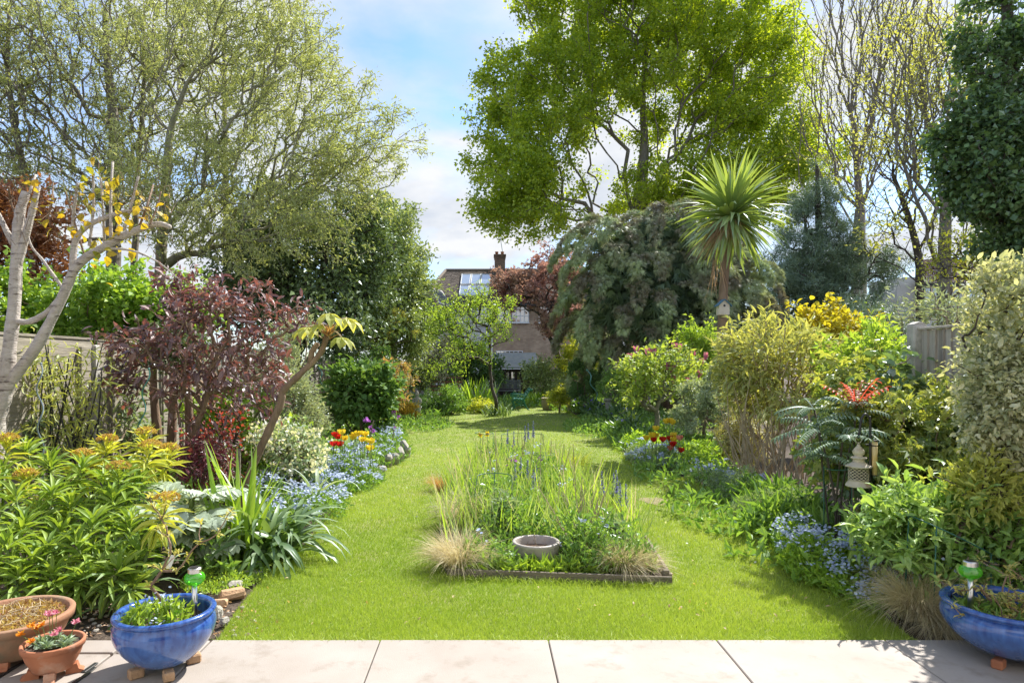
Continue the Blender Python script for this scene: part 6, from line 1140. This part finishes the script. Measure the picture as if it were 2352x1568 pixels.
wave('grey spiral stake in front of the left fence', 90, 836, 94, 1040, 5.5, .022, 2.3, M_wavegrey); wave('green spiral stake in front of the purple elder', 339, 848, 322, 990, 5.9, .022, 1.8, M_wave); wave('green spiral stake left of the willow obelisk', 731, 846, 762, 940, 15.0, .05, 2.2, M_wave, .012); wave('pale green spiral stake before the clipped yew', 1349, 850, 1372, 915, 18.6, .05, 1.6, surf('pale_wave_rod', (.14, .36, .32), (.2, .44, .4), 10, .4), .014)
def obelisk():
    d = 16.0; c = np.array((ux(749, d), d, 0)); H = vz(830, d); T = thing('willow_obelisk', 'woven willow obelisk in the left border', 'obelisk', c); rng = RNG(); ap = c + UP * H
    for i in range(10):
        a = i * .628; b = MB(); b.tube(smooth_path([c + (math.cos(a) * .19, math.sin(a) * .19, 0), c + (math.cos(a) * .2, math.sin(a) * .2, H * .55), c + (math.cos(a) * .12, math.sin(a) * .12, H * .82), ap], 5), .011, 5); b.build('rod', M_straw, T, True)
    b = MB()
    for i in range(46):
        a = rng.random() * 6.28; z = H * rng.uniform(.02, .9); r = .2 if z < H * .6 else .2 * (1 - (z / H - .6) * 2); a2 = a + rng.uniform(.8, 2.2); b.tube([c + (math.cos(q) * r, math.sin(q) * r, z + (q - a) * rng.uniform(-.1, .25)) for q in np.linspace(a, a2, 6)], .007, 4, False)
    b.build('weave', M_straw, T, kind='stuff'); b = MB(); b.ball(ap, .04, 8, 6); b.build('finial', M_straw, T, True)
obelisk()

# ------------------------------------------------------------------ flowers one by one
def tulip(label, u, v, d, mat, rng, group, open_=.3, s=1.0):
    p = at(u, v, d); g = np.array([p[0] + rng.normal() * .04, d + rng.normal() * .04, 0]); T = thing('tulip', label, 'tulip', g, group); b = MB(); b.tube(smooth_path([g, (g + p) / 2 + rng.normal(size=3) * .015, p - UP * .03], 4), .0045, 5, False); b.build('stem', M_twiggreen, T, True)
    n = 6; a = np.arange(n) * 1.0472 + rng.random(); V0, F0, R0 = [], [], []
    for k in range(2):
        aa = a + k * .5; D = np.stack([np.cos(aa) * (open_ + .12 * k), np.sin(aa) * (open_ + .12 * k), np.ones(n)], 1); V, fc, rn = foliage(np.repeat((p - UP * .035)[None], n, 0) + np.stack([np.cos(aa), np.sin(aa), 0 * aa], 1) * .012, D, .078 * s, .05 * s, rng, 'petal', 0); F0.append(fc + sum(len(q) for q in V0)); V0.append(V); R0.append(rn)
    mk('flower', np.vstack(V0), [np.vstack(F0)], mat, T, np.concatenate(R0))
    V, fc, rn = blades(np.repeat(g[None], 3, 0), rdir(3, rng, 1.6), .26, .035, .3, rng, 5); mk('leaf', V, [fc], L_greyg, T, rn)
L_ty = leafm('yellow_tulip', (.80, .60, .03), (.86, .72, .08), .35, .05, .4, (1, .95, .6)); L_tr = leafm('red_tulip', (.55, .02, .015), (.70, .05, .03), .35, .06, .4, (1.2, .5, .4)); L_tp = leafm('pink_tulip', (.62, .22, .20), (.72, .34, .3), .35, .05)
ORD = ('leftmost', 'second from left', 'third from left', 'fourth from left', 'fifth from left', 'sixth from left', 'seventh from left', 'eighth from left', 'ninth from left', 'rightmost')
def ordinal(q, qs):
    qs = sorted(qs); i = qs.index(q); return 'rightmost' if i == len(qs) - 1 and i > 0 else ORD[i]
def tulips():
    rng = RNG()
    left = ((776, 1002, L_tr), (766, 1018, L_tr), (780, 1018, L_tr), (770, 997, L_tr), (784, 991, L_ty), (791, 1005, L_ty), (811, 1003, L_ty), (816, 997, L_ty), (824, 994, L_ty), (839, 995, L_ty), (832, 1008, L_ty), (848, 1010, L_ty), (852, 1013, L_ty), (850, 1027, L_ty))
    for u, v, m in left:
        tulip('%s tulip, %s of its colour in the left border' % ('red' if m is L_tr else 'yellow', ordinal((u, v), [(a, b) for a, b, c in left if c is m])), u, v, 8.6 + rng.normal() * .12, m, rng, 'red tulips on the left' if m is L_tr else 'yellow tulips on the left', .5, .95)
    right = ((1530, 967, L_ty), (1538, 965, L_ty), (1545, 969, L_ty), (1485, 1005, L_ty), (1498, 998, L_ty), (1508, 999, L_ty), (1547, 998, L_ty), (1548, 1008, L_ty), (1506, 983, L_ty), (1501, 1009, L_tr), (1522, 1008, L_tr), (1538, 1006, L_tr), (1564, 1033, L_tr), (1547, 1019, L_tr), (1561, 1005, L_tp), (1539, 1028, L_tp))
    for u, v, m in right:
        k = 'yellow' if m is L_ty else 'red' if m is L_tr else 'pink'; tulip('%s tulip, %s of its colour in the right border' % (k, ordinal((u, v), [(a, b) for a, b, c in right if c is m])), u, v, 9.3 + rng.normal() * .12, m, rng, k + ' tulips on the right', .35, .95)
    for u, v, lb in ((1103, 998, 'yellow daffodil on the left inside the wire hoop'), (1119, 996, 'yellow daffodil on the right inside the wire hoop')):
        p = at(u, v, 8.6); g = np.array([p[0], 8.62, 0]); T = thing('daffodil', lb, 'daffodil', g); b = MB(); b.tube([g, (g + p) / 2, p + UP * .01, p], .004, 5, False); b.build('stem', M_twiggreen, T)
        n = 6; a = np.arange(n) * 1.0472; V, fc, rn = foliage(np.repeat(p[None], n, 0), np.stack([np.cos(a), np.full(n, -.15), np.sin(a)], 1), .045, .03, rng, 'l6', 0); mk('petals', V, [fc], L_ty, T, rn); b = MB(); b.lathe([(.01, 0), (.016, .02), (.021, .03), (.017, .03), (.008, .004)], (0, 0, 0), 14); b.v[0] = b.v[0][:, [0, 2, 1]] * np.array([1, -1, 1]) + p; b.build('trumpet', L_ty, T, rnd=np.zeros(b.n))
    cam_s = ((1383, 1081, 6.1), (1409, 1086, 6.05), (1416, 1080, 6.1), (1424, 1104, 6), (1438, 1111, 5.9), (1183, 1066, 6.8), (1196, 1050, 6.9), (1212, 1056, 6.8), (1232, 1070, 6.7), (1225, 1078, 6.6), (1166, 985, 9), (1180, 990, 9), (1213, 972, 9.1), (1225, 968, 9.1), (1206, 978, 9))
    for i, (u, v, d) in enumerate(cam_s):
        p = at(u, v, d); g = np.array([p[0] + rng.normal() * .02, d, 0]); grp = 0 if i < 5 else 1 if i < 10 else 2; T = thing('camassia', '%s blue camassia spike %s' % (ordinal((u, v), [q[:2] for j, q in enumerate(cam_s) if j // 5 == grp]), ('at the right of the island', 'in the middle of the island', 'at the back of the island')[grp]), 'flower', g, ('camassia on the island right', 'camassia mid island', 'camassia at the island back')[grp]); b = MB(); b.tube([g, (g + p) / 2, p], [.005, .0045, .002], 5, False); b.build('stem', M_twiggreen, T)
        t = rng.random(70) ** 1.0; q = p - UP * (t * .2)[:, None]; D = rdir(70, rng, .35); V, fc, rn = foliage(q, D, .016 + .022 * t ** 2, .008 + .006 * t, rng, 'd4'); mk('flower_spike', V, [fc], leafm('camassia_bud', (.16, .18, .34), (.32, .32, .56), .3, .02, .5, (1, 1, 1)) if 'camassia_bud' not in MATS else MATS['camassia_bud'], T, rn, kind='stuff')
        if grp != 1:
            n = 10; V, fc, rn = foliage(np.repeat((p - UP * .2)[None], n, 0), rdir(n, rng, 0), .04, .009, rng, 'd4'); mk('open_flower', V, [fc], L_violet, T, rn)
    drift('honesty_flowers', 'magenta honesty flowers in the island bed', 'flowers', [(ux(1175, 8), 8, .1, .1), (ux(1245, 7.8), 7.8, .05, .1)], 160, .5, .05, .03, L_mid, rng, fl=L_purple, nfl=90, fs=.02)
    drift('honesty_flowers', 'violet honesty by the tulip stakes on the left', 'flowers', [(ux(848, 11), 11, .1, .2), (ux(905, 14), 14, .1, .2)], 200, .6, .06, .03, L_mid, rng, fl=L_purple, nfl=110, fs=.026)
tulips()

# ------------------------------------------------------------------ bowl, statues, benches
M_ceramic = surf('white_ceramic', (.34, .30, .275), (.43, .39, .365), 7, .45, .25, 90, c=(.40, .27, .2), cscale=5, cpos=(.58, .78))
def bowl():
    x, y = ux(1231, 4.9), 4.9; T = thing('ceramic_bowl', 'weathered white ceramic bowl in the island bed', 'bowl', (x, y, 0)); R = .178
    b = MB(); b.lathe([(.001, .012), (R * .72, .012), (R * .78, .03), (R * .95, .12), (R * .985, .158), (R, .166), (R, .178), (R * .97, .184), (R * .88, .184), (R * .85, .176), (R * .83, .12), (R * .78, .1)], (x, y, 0), 56, .006); b.build('bowl', M_ceramic, T, True)
    b = MB(); a = np.linspace(0, 2 * np.pi, 41)[:-1]; b.poly([(x + math.cos(q) * R * .82, y + math.sin(q) * R * .82, .122) for q in a]); b.build('muddy_water', surf('muddy_water', (.09, .055, .035), (.14, .09, .06), 20, .3, .2, 60), T)
    rng = RNG(); b = MB()
    for i in range(9): p = np.array([x + rng.normal() * .06, y + rng.normal() * .06, .125]); b.tube([p, p + np.array([rng.normal() * .05, rng.normal() * .05, .03 * rng.random() + .01])], .0022, 4, False)
    b.tube([(x + .01, y + .05, .12), (x - .01, y + .09, .21)], .003, 4); b.build('twigs', M_twig, T, kind='stuff')
bowl()
def statue(label, u, v0, v1, d):
    x = ux(u, d); H = vz(v0, d); k = H / .7; c = np.array((x, d, 0)); T = thing('stone_figure', label, 'statue', c); b = MB()
    prof = [(.001, 0), (.12, 0), (.12, .05), (.09, .06), (.085, .12), (.095, .25), (.085, .36), (.095, .45), (.10, .5), (.07, .54), (.035, .56), (.032, .575), (.05, .6), (.055, .635), (.048, .67), (.03, .69), (.022, .71), (.001, .725)]
    b.lathe([(r * k, z * k) for r, z in prof], c, 20, .03, 1, .75)
    for s in (-1, 1): b.tube([c + np.array((s * .095, -.01, .5)) * k, c + np.array((s * .11, -.05, .4)) * k, c + np.array((s * .02, -.09, .44)) * k], [.03 * k, .028 * k, .018 * k], 8); b.tube([c + np.array((s * .054, 0, .65)) * k, c + np.array((s * .054, 0, .61)) * k], .01 * k, 6)
    b.tube([c + np.array((0, -.05, .635)) * k, c + np.array((0, -.058, .625)) * k], .01 * k, 6); b.build('figure', M_stone, T, True)
statue('stone praying figure behind the golden spirea', 958, 899, 935, 18.6); statue('stone praying figure beside the ribbed urn', 1306, 904, 944, 21.2)
def pedestal():
    d = 17.8; x = ux(1396, d); s = vz(915, d) / .6; T = thing('stone_pedestal', 'pale stone baluster pedestal at the right lawn edge', 'pedestal', (x, d, 0)); b = MB(); b.lathe([(r * s, z * s) for r, z in ((.001, .04), (.13, .04), (.13, .07), (.1, .09), (.115, .16), (.11, .24), (.075, .36), (.07, .44), (.085, .46), (.085, .475), (.075, .49), (.08, .51))], (x, d, 0), 28); b.build('baluster', M_stone, T, True)
    b = MB(); b.lathe([(r * s, z * s) for r, z in ((.08, .51), (.115, .54), (.12, .55), (.12, .595), (.11, .605), (.001, .605))], (x, d, 0), 28); b.build('capital', M_stone, T); b = MB(); b.box((x, d, .03), (.3 * s, .3 * s, .06), bev=.01); b.build('plinth', M_stone, T)
    d = 17.2; x = ux(1390, d); T = thing('stone_animal', 'low rounded stone animal at the foot of the pedestal', 'ornament', (x, d, 0)); b = MB(); b.ball((x, d, .11), .11, 14, 9, (1.25, 1, .85)); b.ball((x - .15, d - .02, .12), .07, 12, 8); b.tube(smooth_path([(x - .2, d - .04, .12), (x - .24, d - .05, .06), (x - .22, d - .06, .02)], 4), np.linspace(.03, .016, 9), 8)
    for dx, dy in ((-.08, -.06), (.09, -.06), (-.08, .06), (.09, .06)): b.tube([(x + dx, d + dy, .08), (x + dx, d + dy, 0)], .035, 8)
    b.build('body', M_stone, T, True)
pedestal()
def urn():
    d = 21.8; x = ux(1263, d); R = .28; T = thing('ribbed_urn', 'large ribbed olive brown urn beyond the lawn', 'plant pot', (x, d, 0)); z = np.linspace(0, .36, 60); pr = [(R * (.72 + .3 * np.sin(np.pi * min(1, (q / .36) * .62 + .08))) * (1 + .018 * np.sin(q * 150)), q) for q in z]; pr = [(.001, 0)] + pr + [(R * 1.04, .375), (R * 1.06, .395), (R, .41), (R * .88, .4), (R * .86, .3), (.001, .3)]
    b = MB(); b.lathe(pr, (x, d, 0), 40); b.build('urn', surf('olive_brown_clay', (.24, .19, .11), (.34, .27, .16), 4, .6, .1), T, True)
urn()
M_greeniron = surf('green_cast_iron', (.02, .15, .105), (.035, .20, .14), 12, .45); M_greywood = surf('grey_painted_wood', (.16, .17, .19), (.22, .23, .25), 8, .6)
def green_bench():
    d0 = 21.7; x0 = ux(1174, d0); T = thing('iron_bench', 'green cast iron garden bench seen end on', 'bench', (x0 + .35, d0 + .55, 0)); W = lambda pts, y: [(x0 + a, y, z) for a, z in pts]
    for y in (d0, d0 + 1.1):
        b = MB()
        for pts, r in (([(.03, 0), (.06, .02), (.11, .12), (.07, .26), (.1, .35)], .022), ([(.12, .36), (.28, .35), (.43, .33)], .02), ([(.43, .33), (.46, .2), (.53, .06), (.6, 0), (.63, .0)], .022), ([(.43, .34), (.49, .47), (.57, .58), (.64, .68), (.69, .7), (.7, .66), (.66, .64)], .022), ([(.1, .35), (.03, .42), (.05, .5), (.14, .53), (.3, .51), (.42, .5), (.5, .5)], .02), ([(.1, .42), (.07, .46), (.11, .49), (.14, .46), (.11, .44)], .012), ([(.13, .34), (.2, .24), (.3, .22), (.4, .28), (.44, .33)], .013), ([(.12, .12), (.25, .18), (.36, .17), (.48, .14)], .014)): b.tube(smooth_path(W(pts, y), 4), r, 6)
        a = np.linspace(0, 2 * np.pi, 13)
        for cx_, cz, r in ((.2, .43, .045), (.3, .43, .05), (.4, .42, .045), (.25, .28, .04), (.35, .27, .035), (.54, .44, .03)): b.tube([(x0 + cx_ + math.cos(q) * r, y, cz + math.sin(q) * r) for q in a], .009, 5, False)
        b.build('end_frame', M_greeniron, T, True)
    for i in range(5): b = MB(); b.box((x0 + .13 + i * .075, d0 + .55, .375 - i * .006), (.055, 1.14, .022), bev=.004); b.build('seat_slat', M_greeniron, T)
    for i in range(4): b = MB(); b.box((x0 + .475 + i * .052, d0 + .55, .45 + i * .068), (.022, 1.14, .05), ry=.6, bev=.004); b.build('back_slat', M_greeniron, T)
green_bench()
def grey_bench():
    d = 26.5; x0, x1 = ux(1139, d), ux(1197, d); T = thing('grey_bench', 'grey slatted bench in front of the summerhouse', 'bench', ((x0 + x1) / 2, d, 0)); xm, w = (x0 + x1) / 2, x1 - x0
    for i in range(5): b = MB(); b.box((xm, d + .3 + i * .01, .55 + i * .075), (w, .025, .055), bev=.004); b.build('back_slat', M_greywood, T)
    for i in range(5): b = MB(); b.box((xm, d - .14 + i * .09, .46), (w, .075, .025), bev=.004); b.build('seat_slat', M_greywood, T)
    for x in (x0 + .05, x1 - .05):
        for y, h in ((d - .15, .64), (d + .28, .9)): b = MB(); b.box((x, y, h / 2), (.06, .06, h)); b.build('leg', M_greywood, T)
        b = MB(); b.box((x, d + .07, .66), (.07, .5, .03)); b.build('armrest', M_greywood, T)
grey_bench()
def misc():
    d = 9.0; p = (ux(2013, d), d, 0); b = MB(); b.box((p[0], d, vz(777, d) / 2), (.09, .09, vz(777, d)), bev=.008); tag(b.build('timber_post', M_oldwood, loc=p), 'short brown timber post behind the creeper hedge', 'post')
    for i, (u0, v0, u1, v1, d, lb) in enumerate(((838, 1040, 858, 965, 9.5, 'thin brown stake among the left tulips'), (897, 1040, 905, 985, 10.5, 'thin dark stake at the left lawn edge'), (545, 1110, 548, 1030, 6.2, 'short split timber stake by the rice paper trunk'))):
        g, q = np.array([ux(u0, d), d, 0.0]), at(u1, v1, d); b = MB(); b.tube([g, q], .022 if i == 2 else .009, 6); tag(b.build('wooden_stake', M_oldwood, loc=g), lb, 'stake')
misc()

def own_house():
    T = thing('garden_facade', 'pale rendered rear wall of the house facing the patio', 'house', (0, -1.6, 0)); b = MB()
    for x0, x1, z0, z1 in ((-7, -2.2, 0, 6), (2.2, 7, 0, 6), (-2.2, 2.2, 2.3, 6)): b.box(((x0 + x1) / 2, -1.75, (z0 + z1) / 2), (x1 - x0, .3, z1 - z0))
    b.build('wall', M_render, T)
    for i in range(4):
        f = MB(); xa = -2.2 + 1.1 * i
        for x in (xa + .03, xa + 1.07): f.box((x, -1.72, 1.15), (.06, .06, 2.3))
        for z in (.04, 2.26): f.box((xa + .55, -1.72, z), (1.0, .05, .07))
        D = f.build('patio_door', M_lead, T); p = MB(); p.quad((xa + .06, -1.73, .07), (xa + 1.04, -1.73, .07), (xa + 1.04, -1.73, 2.23), (xa + .06, -1.73, 2.23)); p.build('pane', M_glassd, D)
own_house()
